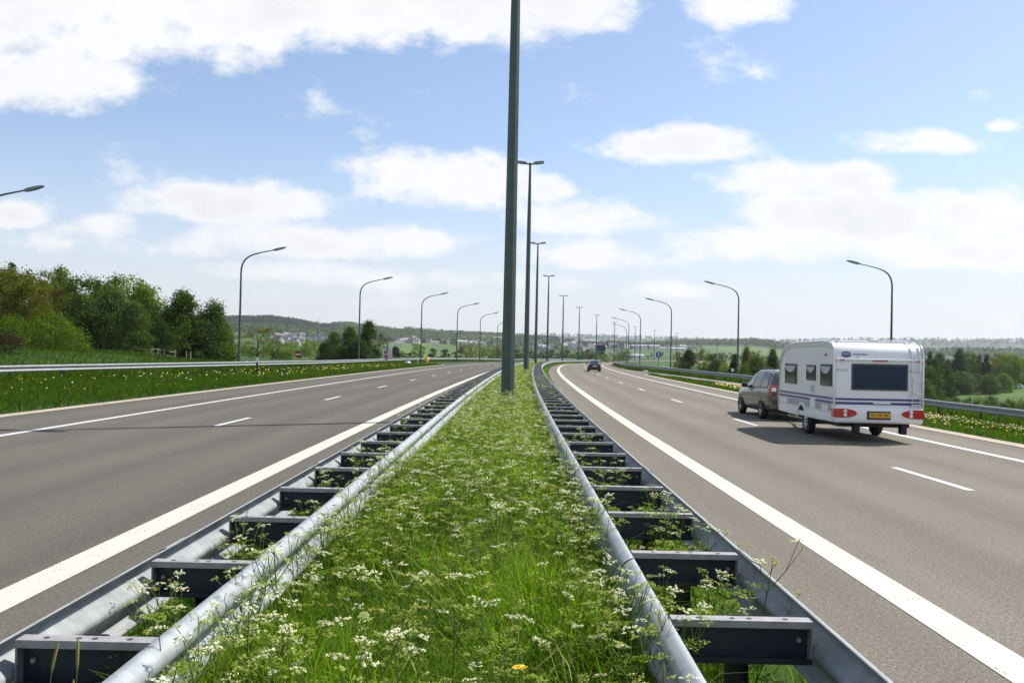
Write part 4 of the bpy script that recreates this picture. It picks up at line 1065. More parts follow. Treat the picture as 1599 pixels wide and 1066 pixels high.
T(176, 453, 86, 92, 'dome', 'grey', 'large grey-green willow in the middle of the wood', name='willow_tree', var=1)
T(206, 474, 83, 66, 'dome', 'grey', 'lower grey-green willow in front of the wood', name='willow_tree', var=2)
T(236, 470, 93, 62, 'broad', 'dark', 'dark green tree at the right end of the wood', var=1)
T(160, 470, 92, 80, 'broad', 'dark', 'dark green tree in shade behind the grey willows', var=2)
T(100, 470, 94, 80, 'dome', 'dark', 'dark green tree in shade behind the bright bush', var=3)
T(250, 497, 88, 50, 'dome', 'dark', 'low dark tree between the willows and the paired trees', var=4)
T(82, 488, 74, 84, 'bush', 'light', 'large bright green bush in front of the wood', 'bush')
T(112, 506, 72, 50, 'bush', 'light', 'bright green bush right of the largest bush', 'bush', var=1)
T(22, 492, 70, 56, 'bush', 'light', 'bright green bush at the left above the brown scrub', 'bush', var=2)
T(52, 514, 71, 50, 'bush', 'mid', 'mid green bush between two bright bushes', 'bush', var=2)
T(8, 520, 60, 66, 'bush', 'rust', 'brown bare scrub bush at the left edge', 'bush')
T(-40, 505, 58, 70, 'bush', 'rust', 'brown scrub bush mostly outside the left edge', 'bush', var=1)
T(60, 544, 68, 18, 'bush', 'rust', 'tiny brown bush alone on the grass bank', 'bush', var=2)
T(145, 531, 84, 26, 'bush', 'light', 'small round bright bush at the foot of the willows', 'bush', var=1)
T(166, 533, 85, 24, 'bush', 'rust', 'small rusty bush at the foot of the willows', 'bush', var=2)
T(193, 522, 84, 34, 'bush', 'light', 'pointed bright bush by the wooden fence', 'bush', var=3)
T(226, 538, 89, 34, 'bush', 'mid', 'low green bush behind the wooden fence', 'bush', var=1)
T(288, 453, 93, 82, 'tall', 'mid', 'tall dense green tree, taller of the pair by the first lamp post', var=4)
T(262, 478, 96, 40, 'tall', 'dark', 'dark tree squeezed left of the tall dense pair', var=1)
T(334, 468, 96, 66, 'tall', 'mid', 'smaller right-hand tree of the dense pair by the first lamp post', var=5)
T(310, 500, 94, 70, 'dome', 'dark', 'low dark tree filling between the dense pair', var=5)
T(352, 503, 99, 34, 'dome', 'light', 'light green low tree just left of the first lamp post', var=4)
# field trees right of the first lamp
T(403, 506, 121, 54, 'airy', 'olive', 'thin-leaved olive tree right of the first lamp post', var=2)
T(426, 519, 124, 34, 'airy', 'mid', 'thin green tree beside the olive one', var=3)
for i, (px, tp_, w, c) in enumerate([(374, 535, 30, 'yellow'), (392, 540, 26, 'light'), (411, 541, 26, 'yellow'), (440, 537, 28, 'yellow'), (455, 533, 26, 'yellow'), (470, 531, 26, 'light'), (484, 530, 26, 'yellow'), (497, 532, 24, 'yellow'), (510, 533, 24, 'light')]):
    T(px, tp_, 225+(i % 3)*9, w, 'farbroad', c, 'yellow-green tree in the row across the far left field', 'tree', group='row of yellow-green trees across the left field', var=i % 2)
T(432, 545, 170, 22, 'bush', 'dark', 'dark rounded bush in front of the yellow-green row', 'bush', var=3)
T(448, 549, 172, 18, 'bush', 'mid', 'smaller green bush in front of the yellow-green row', 'bush', var=3)
for (px, tp_, Y, w, s_, c, lab) in [(506, 536, 128, 26, 'dome', 'dark', 'low dark tree at the left of the clump by the second lamp post'), (522, 519, 130, 40, 'dome', 'mid', 'green tree second from left in the clump by the second lamp post'), (547, 511, 127, 44, 'tall', 'mid', 'tall green tree left of the second lamp post'), (576, 502, 131, 42, 'tall', 'mid', 'tallest green tree just right of the second lamp post'), (592, 522, 133, 30, 'airy', 'rust', 'brownish thin tree right of the second lamp post'), (560, 532, 124, 50, 'dome', 'dark', 'dark low tree at the foot of the second lamp post'), (534, 540, 125, 40, 'bush', 'dark', 'dark low bush under the clump by the second lamp post')]:
    T(px, tp_, Y, w, s_, c, lab, var=int(px) % 3)
T(618, 541, 165, 18, 'dome', 'conifer', 'dark pointed tree right of the grey sign back', var=1); T(629, 548, 170, 14, 'bush', 'mid', 'small green bush right of the grey sign back', 'bush', var=1)
T(655, 537, 210, 23, 'farbroad', 'yellow', 'pale round tree behind the third lamp post')
for (px, tp_, w, c, lab) in [(676, 544, 20, 'conifer', 'dark round shrub left of the pair beyond the left barrier'), (695, 545, 24, 'rust', 'brown-green shrub right of the pair beyond the left barrier'), (712, 549, 22, 'dark', 'dark low shrub near the fourth lamp post'), (640, 551, 26, 'dark', 'dark low shrub behind the white marker post')]:
    T(px, tp_, 205, w, 'fardome', c, lab, 'bush', 'bush', var=int(px) % 2)
for i, px in enumerate(range(728, 806, 11)):
    T(px, 537+(i*7 % 5), 430+(i*37 % 60), 26, 'farbroad', ['olive', 'olive', 'yellow', 'mid'][i % 4], 'yellowish tree in the line beyond the far bend', group='tree line beyond the far bend', var=i % 2)
for i, px in enumerate(range(806, 936, 8)):
    T(px, 546+(i*5 % 7), 350+(i*29 % 60), 17, 'fardome', ['dark', 'mid', 'dark', 'grey', 'rust'][i % 5], 'dark shrub behind the barrier of the far bend', 'bush', 'bush', group='shrubs behind the barrier of the far bend', var=i % 2)
T(945, 553, 320, 24, 'fardome', 'yellow', 'bright yellow-green bush below the dark direction board', 'bush', 'bush')
T(974, 545, 360, 24, 'farbroad', 'mid', 'round green tree behind the leftmost lamp posts of the right row', var=1)
T(961, 555, 350, 16, 'fardome', 'light', 'light green bush beside the bright bush', 'bush', 'bush')
# right-hand hedges and trees
for (px, tp_, Y, w, s_, c, lab) in [(1076, 547, 158, 32, 'dome', 'dark', 'dark dense bush-like tree beside the give-way sign'), (1066, 556, 156, 20, 'bush', 'dark', 'low dark bush under the give-way sign'), (1058, 549, 300, 16, 'farbroad', 'olive', 'small olive tree left of the give-way sign'), (1100, 545, 260, 28, 'farbroad', 'olive', 'olive tree in the hollow right of the give-way sign'), (1122, 551, 250, 34, 'farbroad', 'grey', 'grey-green tree in the hollow'), (1098, 565, 170, 26, 'bush', 'mid', 'green bush in the hollow right of the dark bush-like tree'), (1118, 562, 165, 34, 'dome', 'mid', 'mid green rounded tree in the hollow'), (1131, 566, 150, 22, 'bush', 'yellow', 'yellow-green bush in the hollow left of the lamp post'), (1148, 552, 135, 26, 'tall', 'dark', 'dark upright tree just left of the lamp post nearest the car'), (1166, 541, 150, 24, 'tall', 'olive', 'tall olive tree just right of the lamp post nearest the car'), (1184, 543, 150, 24, 'airy', 'olive', 'thin olive tree above the car roof'), (1180, 556, 142, 44, 'dome', 'mid', 'green rounded tree behind the car'), (1207, 546, 146, 30, 'tall', 'dark', 'dark tree against the front of the caravan'), (1230, 548, 148, 34, 'dome', 'dark', 'dark tree hidden behind the caravan front'), (1163, 568, 128, 26, 'bush', 'mid', 'green bush behind the car bonnet')]:
    T(px, tp_, Y, w, s_, c, lab, 'bush' if s_ == 'bush' else 'tree', var=int(px) % 3)
for (px, tp_, Y, w, s_, c, lab) in [(1438, 552, 205, 34, 'tall', 'rust', 'brownish dark tree at the caravan corner'), (1452, 548, 215, 26, 'conifer', 'conifer', 'narrow dark conifer just right of the caravan'), (1446, 572, 196, 56, 'dome', 'mid', 'green leafy tree low beside the caravan'), (1466, 551, 321, 34, 'tall', 'dark', 'dark tree second from the caravan'), (1481, 560, 324, 34, 'conifer', 'conifer', 'dark conifer with wide skirt right of the caravan'), (1498, 546, 312, 36, 'tall', 'dark', 'tallest dark tree in the right-hand wood'), (1514, 551, 318, 34, 'broad', 'mid', 'mid green tree right of the tallest dark one'), (1529, 553, 321, 26, 'conifer', 'conifer', 'left one of two dark conifers in the right-hand wood'), (1541, 552, 315, 26, 'conifer', 'conifer', 'right one of two dark conifers in the right-hand wood'), (1559, 551, 327, 34, 'broad', 'olive', 'brownish-olive tree in the right-hand wood'), (1577, 553, 318, 36, 'broad', 'light', 'light green tree near the right frame edge'), (1597, 557, 330, 36, 'broad', 'mid', 'mid green tree cut by the right frame edge'), (1630, 556, 330, 40, 'broad', 'dark', 'dark tree outside the right frame edge'), (1476, 584, 299, 54, 'dome', 'dark', 'low dark green tree left of the sloping meadow'), (1500, 581, 296, 50, 'dome', 'mid', 'rounded green tree at the meadow top left'), (1524, 584, 308, 36, 'dome', 'dark', 'dark rounded tree at the meadow top'), (1545, 584, 296, 36, 'dome', 'mid', 'green rounded tree on the meadow top'), (1567, 583, 302, 30, 'dome', 'light', 'small light green tree behind the parked cars')]:
    T(px, tp_, Y, w, s_, c, lab, var=int(px) % 3)
for (px, tp_, Y, w, s_, c, lab) in [(1456, 560, 198, 44, 'dome', 'dark', 'dark spreading tree low between the caravan and the dark conifer'), (1472, 570, 214, 46, 'dome', 'dark', 'dark spreading tree below the dark conifer with the wide skirt'), (1444, 592, 170, 40, 'dome', 'mid', 'green shrubby tree above the rail beside the caravan'), (1508, 562, 330, 44, 'broad', 'dark', 'dark tree filling the gap below the tallest dark one'), (1588, 566, 345, 46, 'broad', 'dark', 'dark tree behind the farm building')]:
    T(px, tp_, Y, w, s_, c, lab, var=int(px) % 3)
for i, px in enumerate(range(1438, 1640, 19)):
    T(px, 618+(i*5 % 6), 118+(i*13 % 20), 40, 'bush', ['dark', 'dark', 'mid'][i % 3], 'dark low bush in the hedge below the sloping meadow', 'bush', 'bush', group='hedge below the right-hand meadow', var=i % 3)

# parked cars and building at the right edge, far off
cars_at = [(1570, 600.5), (1577, 600.5), (1584, 601), (1591, 601), (1598, 601)]
pk = None
for i, (px, py) in enumerate(cars_at):
    Y = 318; p = at(px, py, Y); z = float(terrain(p.x, Y))
    if pk is None:
        pk = empty('parked_car'); sh = CarShape([(0, .35, .7, .6, .78, .85, .72, .9, .6), (.5, .28, .8, .6, .84, .92, .78, 1.36, .6), (2.2, .28, .8, .6, .84, .9, .78, 1.45, .6), (3.1, .28, .8, .6, .84, .88, .76, 1.0, .62), (3.9, .3, .75, .56, .78, .75, .66, .8, .5), (4.1, .4, .6, .55, .62, .6, .5, .62, .4)])
        obj('body', sh.mesh('body', M['white'], 12), pk)
        for sx in (-1, 1): side_glass(sh, .6, 3.0, .1, .8, sx, pk, M['glass'], .1, -.3)
        for y in (.8, 3.2):
            for sx in (-1, 1): wheel(pk, sx*.75, y, .31, .2, sx)
        c = pk
    else: c = copy_tree(pk)
    c.location = (p.x, Y, z); c.rotation_euler = (0, 0, 1.2); tag(c, 'tiny white car parked in a row on the hill by the right edge', 'parked car', 'white cars parked on the far hill')
p = at(1600, 590, 335); z = float(terrain(p.x, 335)); r0 = empty('farm_building', (p.x, 335, z), .1, 'low dark building cut by the right edge behind the parked cars', 'building')
b = MB(); b.box((0, 0, 1.6), (9, 7, 3.4)); wl = b.build('wall', M['wall_s'], r0)
b = MB(); b.prism([(-4.0, 3.2), (4.0, 3.2), (0, 5.4)], -5, 5, 0); b.build('roof', M['roof_d'], r0)
for sx in (-2.5, 0, 2.5):
    b = MB(); b.box((sx, -3.52, 1.8), (1.1, .08, 1.2)); b.build('window', M['glass'], r0)

# ------------------------------------------------------------------ the far town
def hit(px, py, rmin=900, rmax=2600):
    d = ray(px, py); d = d/d.y
    Ys = np.arange(rmin, rmax, 8.0); X = d.x*Ys; Z = CAMH+d.z*Ys; g = terrain(X, Ys); k = np.nonzero(g >= Z)[0]
    if len(k) == 0 or k[0] == 0: return None
    return Vector((X[k[0]], Ys[k[0]], g[k[0]]))
def house_proto(wm, rm, w, d, h, rh):
    root = empty('house'); b = MB(); b.box((0, 0, h/2-1), (w, d, h+2)); b.prism([(-d/2, h), (d/2, h), (0, h+rh*.96)], -w/2+.02, w/2-.02, 0); b.build('wall', wm, root)
    b = MB(); o_ = .4
    b.prism([(-d/2-o_, h-.2), (0, h+rh), (d/2+o_, h-.2), (d/2+o_, h+.1), (0, h+rh+.35), (-d/2-o_, h+.1)], -w/2-.3, w/2+.3, 0); rf = b.build('roof', rm, root)
    b = MB(); b.box((w*.25, 0, h+rh+.2), (.9, .9, 1.6)); b.build('chimney', M['wall_s'], rf)
    for (x, z) in ((-.28, .3), (.05, .3), (.3, .3), (-.28, .72), (.3, .72)):
        b = MB(); b.box((x*w, -d/2-.02, z*h), (1.2, .1, 1.3)); b.build('window', M['glass'], root)
    return root
HP = []
for (wm, rm, lab) in (('wall_w', 'roof_d', 'small white-walled house with a slate roof in the far town'), ('wall_c', 'roof_d', 'small cream-walled house with a slate roof in the far town'), ('wall_s', 'roof_d', 'small grey stone house with a slate roof in the far town'), ('wall_w', 'roof_r', 'small white-walled house with a brown tiled roof in the far town')):
    HP.append([house_proto(M[wm], M[rm], 11, 8.5, 5.5, 3.6), lab, False])
def add_house(px, py, k, sc=1.0):
    q = hit(px, py)
    if q is None: return
    o = HP[k][0] if not HP[k][2] else copy_tree(HP[k][0]); HP[k][2] = True
    o.location = q; o.rotation_euler = (0, 0, random.uniform(-.9, .9)); o.scale = (sc*random.uniform(.8, 1.3), sc, sc*random.uniform(.85, 1.15))
    tag(o, HP[k][1], 'house', 'houses of the far town, '+('white slate', 'cream slate', 'grey stone', 'brown tiled')[k])
rh = random.Random(5)
for (x0, x1, y0, y1, n) in [(428, 460, 529, 537, 16), (452, 500, 527, 540, 22), (500, 560, 531, 543, 16), (612, 650, 533, 541, 12), (650, 715, 530, 541, 14), (715, 790, 533, 543, 24), (830, 880, 537, 549, 24), (880, 940, 538, 549, 26), (940, 985, 541, 549, 8), (1030, 1075, 545, 549, 6)]:
    for i in range(n): add_house(rh.uniform(x0, x1), rh.uniform(y0, y1), rh.choices([0, 1, 2, 3], [5, 3, 4, 2])[0], rh.uniform(.75, 1.1))
for k in range(4):
    if not HP[k][2]: add_house(900+k*9, 545, k)
def hall(px, py, w, d, h, label, rmin=900):
    q = hit(px, py, rmin)
    if q is None: return
    root = empty('industrial_hall', q, random.uniform(-.15, .15), label, 'building'); b = MB(); b.box((0, 0, h/2-1), (w, d, h+2)); b.build('wall', M['wall_w'], root)
    b = MB(); b.prism([(-d/2-.4, h), (d/2+.4, h), (d/2+.4, h+.3), (0, h+1.6), (-d/2-.4, h+.3)], -w/2-.3, w/2+.3, 0); b.build('roof', M['roof_l'], root)
    b = MB()
    for i in range(int(w/7)): b.box((-w/2+4+7*i, -d/2-.03, h*.45), (3.4, .1, 1.6))
    b.build('window', M['glass'], root)
for a in [(742, 530, 40, 18, 8, 'long white hall highest on the slope left of the near mast'), (764, 531, 24, 16, 8, 'short white hall right of the highest hall'), (781, 533, 26, 18, 9, 'white hall with neighbours just left of the near mast'), (752, 538, 30, 14, 7, 'white hall below the highest hall'), (778, 538, 44, 16, 7, 'long low white hall just left of the near mast'), (722, 541, 16, 12, 9, 'small white block among the trees near the fifth lamp'), (842, 537, 14, 12, 7, 'small white block right of the second mast'), (892, 541, 20, 12, 7, 'white block in the middle of the town right of the masts'), (920, 536, 30, 14, 7, 'pale hall at the top of the town left of the direction board'), (928, 538, 14, 12, 8, 'white gabled hall beside the pale hall'), (956, 540, 26, 14, 6, 'pale hall right of the direction board'), (990, 545, 40, 18, 7, 'white industrial hall, left of the pair behind the right lamp posts'), (1012, 545, 46, 18, 7, 'white industrial hall, right of the pair behind the right lamp posts'), (1057, 548, 30, 14, 5, 'low white hall left of the give-way sign'), (990, 560, 26, 14, 5, 'low white shed near the foot of the right lamp posts')]: hall(*a)
q = hit(497, 541)
if q is not None:
    cs = 43*q.y/FPX/49; root = empty('church', q, .2, 'slate church with a tall thin spire above the left part of the town', 'church')
    b = MB(); b.box((0, 0, 9), (7, 7, 22)); b.build('tower', M['wall_s'], root)
    b = MB(); b.tube([(0, 0, 19.8), (0, 0, 22), (0, 0, 47)], [4.6, 3.4, .1], 8, 0, True, False); sp = b.build('spire', M['roof_d'], root)
    b = MB(); b.box((0, 0, 48.2), (.25, .25, 3)); b.box((0, 0, 48.6), (1.4, .25, .25)); b.build('cross', M['hole'], sp)
    b = MB(); b.box((14, 0, 5), (22, 11, 14)); b.build('nave', M['wall_s'], root)
    b = MB(); b.prism([(-6, 12), (6, 12), (0, 19)], 3, 25.5, 0); b.build('roof', M['roof_d'], root); root.scale = (cs, cs, cs)

# far woods: unnumbered trees on the hills
def far_wood():
    rng = np.random.default_rng(21); Ps = []; kinds = []
    def scatter(n, rmin, rmax, azmin, azmax, dens, h0, h1, kind):
        r = np.sqrt(rng.uniform(rmin**2, rmax**2, n)); a = np.radians(rng.uniform(azmin, azmax, n)); X = r*np.sin(a); Y = r*np.cos(a)
        f = np.sin(X*.0051+2.1)*np.sin(Y*.0043+.6)+.6*np.sin(X*.013+Y*.009)+.35*np.sin(X*.031-Y*.027)
        lat = np.abs(X-DX(np.clip(Y, -60, 1400)))
        ok = (f > dens) & ((lat > 60) | (r > 900)); X, Y = X[ok], Y[ok]
        Z = terrain(X, Y); h = rng.uniform(h0, h1, len(X)); Ps.append(np.stack([X, Y, Z, h], -1)); kinds.append(np.full(len(X), kind))
    scatter(12000, 1600, 2500, -32, 3, -.75, 9, 13, 0)       # forested ridge on the left
    scatter(4500, 1800, 2450, 3, 42, .1, 9, 13, 1)
    scatter(1500, 820, 1700, -32, 2, .55, 6, 11, 0)
    scatter(1900, 700, 1900, 2, 40, .55, 6, 12, 0)
    scatter(900, 480, 900, -30, -4, .35, 5, 9, 0)
    scatter(900, 480, 900, 14, 40, .3, 6, 11, 0)
    scatter(4200, 4600, 6400, -32, 42, .15, 14, 24, 1)
    P = np.concatenate(Ps); K = np.concatenate(kinds)
    nq = 18; n = len(P)
    d = rand_dirs(n*nq, rng)*rng.uniform(.35, 1, (n*nq, 1))**.5; idx = np.repeat(np.arange(n), nq); h = P[idx, 3]
    wid = np.where((rng.uniform(size=n) < np.where(np.sin(P[:, 0]*.008)+np.sin(P[:, 1]*.006+2) > .9, .8, .08)), .24, .48)[idx]
    tz = (d[:, 2]*.5+.5); shrink = np.where(wid < .3, 1.2-tz, 1.0)
    C = P[idx, :3]+np.stack([d[:, 0]*h*wid*shrink, d[:, 1]*h*wid*shrink, h*(.05+.95*tz)], -1)
    N = d*.5+rand_dirs(n*nq, rng)*.35+np.array([0, 0, .8]); N /= np.linalg.norm(N, axis=1)[:, None]
    V, F = leaf_quads(C, N, h*.42*rng.uniform(.7, 1.3, n*nq), rng, .8)
    mi = np.where(wid < .3, 1, 0); fld = .5+.3*np.sin(P[:, 0]*.006+1)*np.sin(P[:, 1]*.004)+.2*np.sin(P[:, 0]*.017-P[:, 1]*.011); rn = np.clip((fld*.75+.3*rng.uniform(0, 1, n))[idx]+rng.uniform(-.08, .08, n*nq), 0, 1)
    o = obj('far_wood', np_mesh('far_wood', V, F, [leaf_mat('far_wood_leaf', (.034, .062, .018), (.120, .160, .044), .2, .6, .004, dif=1.0), LEAF['conifer']], mi=mi, attrs=dict(rnd=np.repeat(rn, 4))))
    tag(o, 'distant woods and hedgerows covering the hills behind the town', 'woods', kind='stuff')
far_wood()

# ------------------------------------------------------------------ grass
def blades(P, h, w, lean, rng, rnd=None):
    "curved blades: 7 vertices each"
    n = len(P); a = rng.uniform(0, 2*math.pi, n); ld = np.stack([np.cos(a), np.sin(a), 0*a], -1)
    b = a+math.pi/2+rng.normal(0, .5, n); wd = np.stack([np.cos(b), np.sin(b), 0*b], -1)
    h = np.asarray(h)[:, None]; w = np.asarray(w)[:, None]; lean = np.asarray(lean)[:, None]; up = np.array([0, 0, 1.0])
    rows = []
    for t, ww in ((0, .8), (.45, 1.0), (.78, .65)):
        c = P+up*h*(t-.18*lean*t*t)+ld*h*lean*t*t
        rows += [c-wd*w*.5*ww, c+wd*w*.5*ww]
    rows.append(P+up*h*(1-.38*lean)+ld*h*lean*1.05)
    V = np.stack(rows, 1).reshape(-1, 3); o = (np.arange(n)*7)[:, None]
    Q = np.concatenate([o+np.array([0, 1, 3, 2]), o+np.array([2, 3, 5, 4])]); Tt = o+np.array([4, 5, 6])
    rnd = rng.uniform(0, 1, n) if rnd is None else rnd
    return V, Q, Tt, np.repeat(rnd, 7)
def grass_obj(name, parts, m, label):
    Vs = []; Qs = []; Ts = []; Rs = []; off = 0
    for V, Q, T_, r_ in parts:
        Vs.append(V); Qs.append(Q+off); Ts.append(T_+off); Rs.append(r_); off += len(V)
    o = obj(name, np_mesh(name, np.concatenate(Vs), [np.concatenate(Qs), np.concatenate(Ts)], [m], attrs=dict(rnd=np.concatenate(Rs))))
    tag(o, label, 'grass', kind='stuff'); return o
def course_pts(n, l0, l1, y0, y1, rng, z=None):
    Y = rng.uniform(y0, y1, n); l = rng.uniform(l0, l1, n) if not callable(l0) else l0(Y)+(l1(Y)-l0(Y))*rng.uniform(0, 1, n)
    P = RP(Y, l, 0); P[:, 2] = terrain(P[:, 0], P[:, 1]) if z is None else P[:, 2]+z
    return P
rg = np.random.default_rng(3)
def patchy(P, s=1.0):
    x, y = P[:, 0], P[:, 1]
    return .5+.25*np.sin(x*3.1*s+1.2*np.sin(y*1.3*s))+.25*np.sin(y*2.3*s+1.7*np.sin(x*2.1*s+.5))
med = []
for (n, y0, y1, w0, h0, h1) in [(34000, 1.4, 6, .0075, .36, .78), (34000, 6, 14, .010, .36, .76), (26000, 14, 35, .016, .36, .70), (22000, 35, 110, .035, .4, .72), (12000, 110, 320, .08, .4, .6)]:
    P = course_pts(n, -1.40, .72, y0, y1, rg, z=-.03); u = patchy(P)
    med.append(blades(P, (h0+(h1-h0)*rg.uniform(0, 1, n))*(.78+.35*u), w0*rg.uniform(.6, 1.4, n), rg.uniform(.15, .85, n), rg, np.clip(rg.uniform(0, 1, n)*.75+.8*(u-.45), 0, 1)))
for (l0, l1, n, hh) in [(-2.0, -1.45, 6500, .40), (.78, 1.40, 9000, .42), (-2.9, -1.9, 7000, .2), (1.3, 2.1, 6500, .2)]:
    P = course_pts(n, l0, l1, 1.4, 26, rg, z=-.03)
    med.append(blades(P, hh*rg.uniform(.4, 1.2, n), .008*rg.uniform(.6, 1.4, n), rg.uniform(.2, 1.0, n), rg))
    P = course_pts(n//2, l0, l1, 26, 120, rg, z=-.03)
    med.append(blades(P, hh*rg.uniform(.4, 1.2, n//2), .02*rg.uniform(.6, 1.4, n//2), rg.uniform(.2, 1.0, n//2), rg))
grass_obj('median_grass', med, M['grass'], 'long lush grass growing between the two ladder barriers')
P = course_pts(2200, -1.35, .7, 1.4, 14, rg, z=-.03)
grass_obj('dry_stalks', [blades(P, rg.uniform(.4, .92, 2200), .0045*rg.uniform(.6, 1.5, 2200), rg.uniform(.1, 1.1, 2200), rg)], M['straw'], 'dry straw coloured stalks among the long median grass')
vg = []
for (l0, l1, y0, y1, n, h0, h1, w0) in [
    (lambda q: rail_l(q)-.5, lambda q: np.full_like(q, -13.9), 14, 60, 52000, .14, .36, .018), (lambda q: rail_l(q)-.5, lambda q: np.full_like(q, -13.9), 60, 131, 30000, .14, .32, .03),
    (lambda q: np.full_like(q, 12.4), lambda q: np.interp(q, [0, 50, 75, 93], [17.2, 17.2, 15.1, 12.5]), 16, 50, 34000, .07, .19, .014), (lambda q: np.full_like(q, 12.4), lambda q: np.interp(q, [0, 50, 75, 93], [17.2, 17.2, 15.1, 12.5]), 50, 93, 16000, .12, .3, .025),
    (lambda q: rail_r(q)-.5, lambda q: rail_r(q)+5, 22, 130, 22000, .25, .60, .028), (lambda q: rail_l(q)-.9, lambda q: rail_l(q)+1.0, 14, 125, 17000, .38, .62, .022), (lambda q: np.full_like(q, 16.1), lambda q: np.full_like(q, 17.2), 16, 60, 9000, .18, .36, .018),
    (lambda q: np.full_like(q, -52.0), lambda q: rail_l(q), 38, 104, 42000, .20, .5, .03),
    (lambda q: rail_l(q)-12, lambda q: rail_l(q), 104, 240, 12000, .2, .45, .06), (lambda q: rail_r(q), lambda q: rail_r(q)+16, 110, 300, 12000, .2, .45, .06)]:
    P = course_pts(n, l0, l1, y0, y1, rg); u = patchy(P, .35)
    P[:, 2] -= .02
    vg.append(blades(P, (h0+(h1-h0)*rg.uniform(0, 1, n))*(.7+.5*u), w0*rg.uniform(.6, 1.4, n), rg.uniform(.1, .7, n), rg, np.clip(rg.uniform(0, 1, n)*.6+.5*(u-.2), 0, 1)))
grass_obj('verge_grass', vg, M['grass_v'], 'short meadow grass on both verges and the bank')
# dandelions on the verges
def dots(P, s, rng):
    n = len(P); N = np.array([0, -.35, .8])+rng.normal(0, .35, (n, 3)); N /= np.linalg.norm(N, axis=1)[:, None]
    a = rand_dirs(n, rng); T_ = np.cross(N, a); T_ /= np.linalg.norm(T_, axis=1)[:, None]; B = np.cross(N, T_); s = np.asarray(s)[:, None]
    V = np.stack([P+(T_*math.cos(k*math.pi/3)+B*math.sin(k*math.pi/3))*s for k in range(6)], 1).reshape(-1, 3)
    return V, np.arange(n*6).reshape(-1, 6)
for (nm, m, nL, nR, lab) in (('dandelions', M['dand'], 520, 1900, 'yellow dandelions sprinkled over both flowery verges'), ('dandelion_clocks', M['puff'], 300, 700, 'white dandelion seed heads sprinkled over both verges')):
    PL = course_pts(nL, lambda q: rail_l(q)+.5, lambda q: np.full_like(q, -15.4), 18, 105, rg); PR = course_pts(nR, lambda q: np.full_like(q, 12.9), lambda q: np.interp(q, [0, 50, 75, 93], [17.2, 17.2, 15.1, 12.9]), 17, 62, rg)
    PR[:, 2] -= .05; P = np.concatenate([PL, PR]); u = patchy(P, .9)*.6+patchy(P, .27)*.6; P = P[u > .52]
    P[:, 2] += rg.uniform(.16, .36, len(P)); V, F = dots(P, .025*rg.uniform(.7, 1.35, len(P))*np.clip(P[:, 1]/38, .8, 1.5), rg)
    V2 = V.copy(); o = obj(nm, np_mesh(nm, V, F, [m])); tag(o, lab, 'flowers', kind='stuff')

# ------------------------------------------------------------------ cow parsley
def umbel_geo(rng, rad, nray, nflo, flo):
    "rays + small florets; returns stem verts/faces and floret verts/faces around the origin (top of the stalk)"
    sv = []; sf = []; fl = []
    for i in range(nray):
        a = 2*math.pi*i/nray*2.4+rng.uniform(-.2, .2); rr = rad*math.sqrt((i+.6)/nray); e = np.array([rr*math.cos(a), rr*math.sin(a), rad*.62-.25*rr+rng.uniform(-.004, .004)])
        side = np.array([-math.sin(a), math.cos(a), 0])*.0009; n0 = len(sv)
        sv += [-side, side, e+side, e-side]; sf.append((n0, n0+1, n0+2, n0+3))
        k = nflo; q = rng.normal(size=(k, 3))*np.array([.0036, .0036, .0020])+e; fl.append(q)
    fl = np.concatenate(fl); N = np.array([0, 0, 1.0])+rng.normal(0, .45, (len(fl), 3)); N /= np.linalg.norm(N, axis=1)[:, None]
    V, F = leaf_quads(fl, N, flo*rng.uniform(.7, 1.3, len(fl)), rng, .95)
    return np.array(sv), np.array(sf), V, F
def frond(rng, base, direc, L):
    "feathery leaf as many small leaflets; returns verts, faces"
    d = np.array(direc, float); d /= np.linalg.norm(d); side = np.cross(d, [0, 0, 1.0]); side /= np.linalg.norm(side)+1e-9
    C = []; 
    for t in np.linspace(.22, 1, 7):
        p = np.array(base)+d*L*t+np.array([0, 0, -.28*L*t*t]); w = L*.42*(1.08-t)
        for s in (-1, 1):
            for u in np.linspace(.15, 1, max(2, int(6*(1.15-t)))):
                C.append(p+side*s*w*u+d*w*.35*u+np.array([0, 0, -.12*w*u]))
    C = np.array(C)+rng.normal(0, .003, (len(C), 3)); N = np.array([0, 0, 1.0])+rng.normal(0, .35, (len(C), 3)); N /= np.linalg.norm(N, axis=1)[:, None]
    return leaf_quads(C, N, L*.13*rng.uniform(.7, 1.3, len(C)), rng, .5)
def cat_geo(lst):
    off = 0; Vs = []; Fs = []
    for V, F in lst: Vs.append(V); Fs.append(np.asarray(F)+off); off += len(V)
    return np.concatenate(Vs), np.concatenate(Fs)
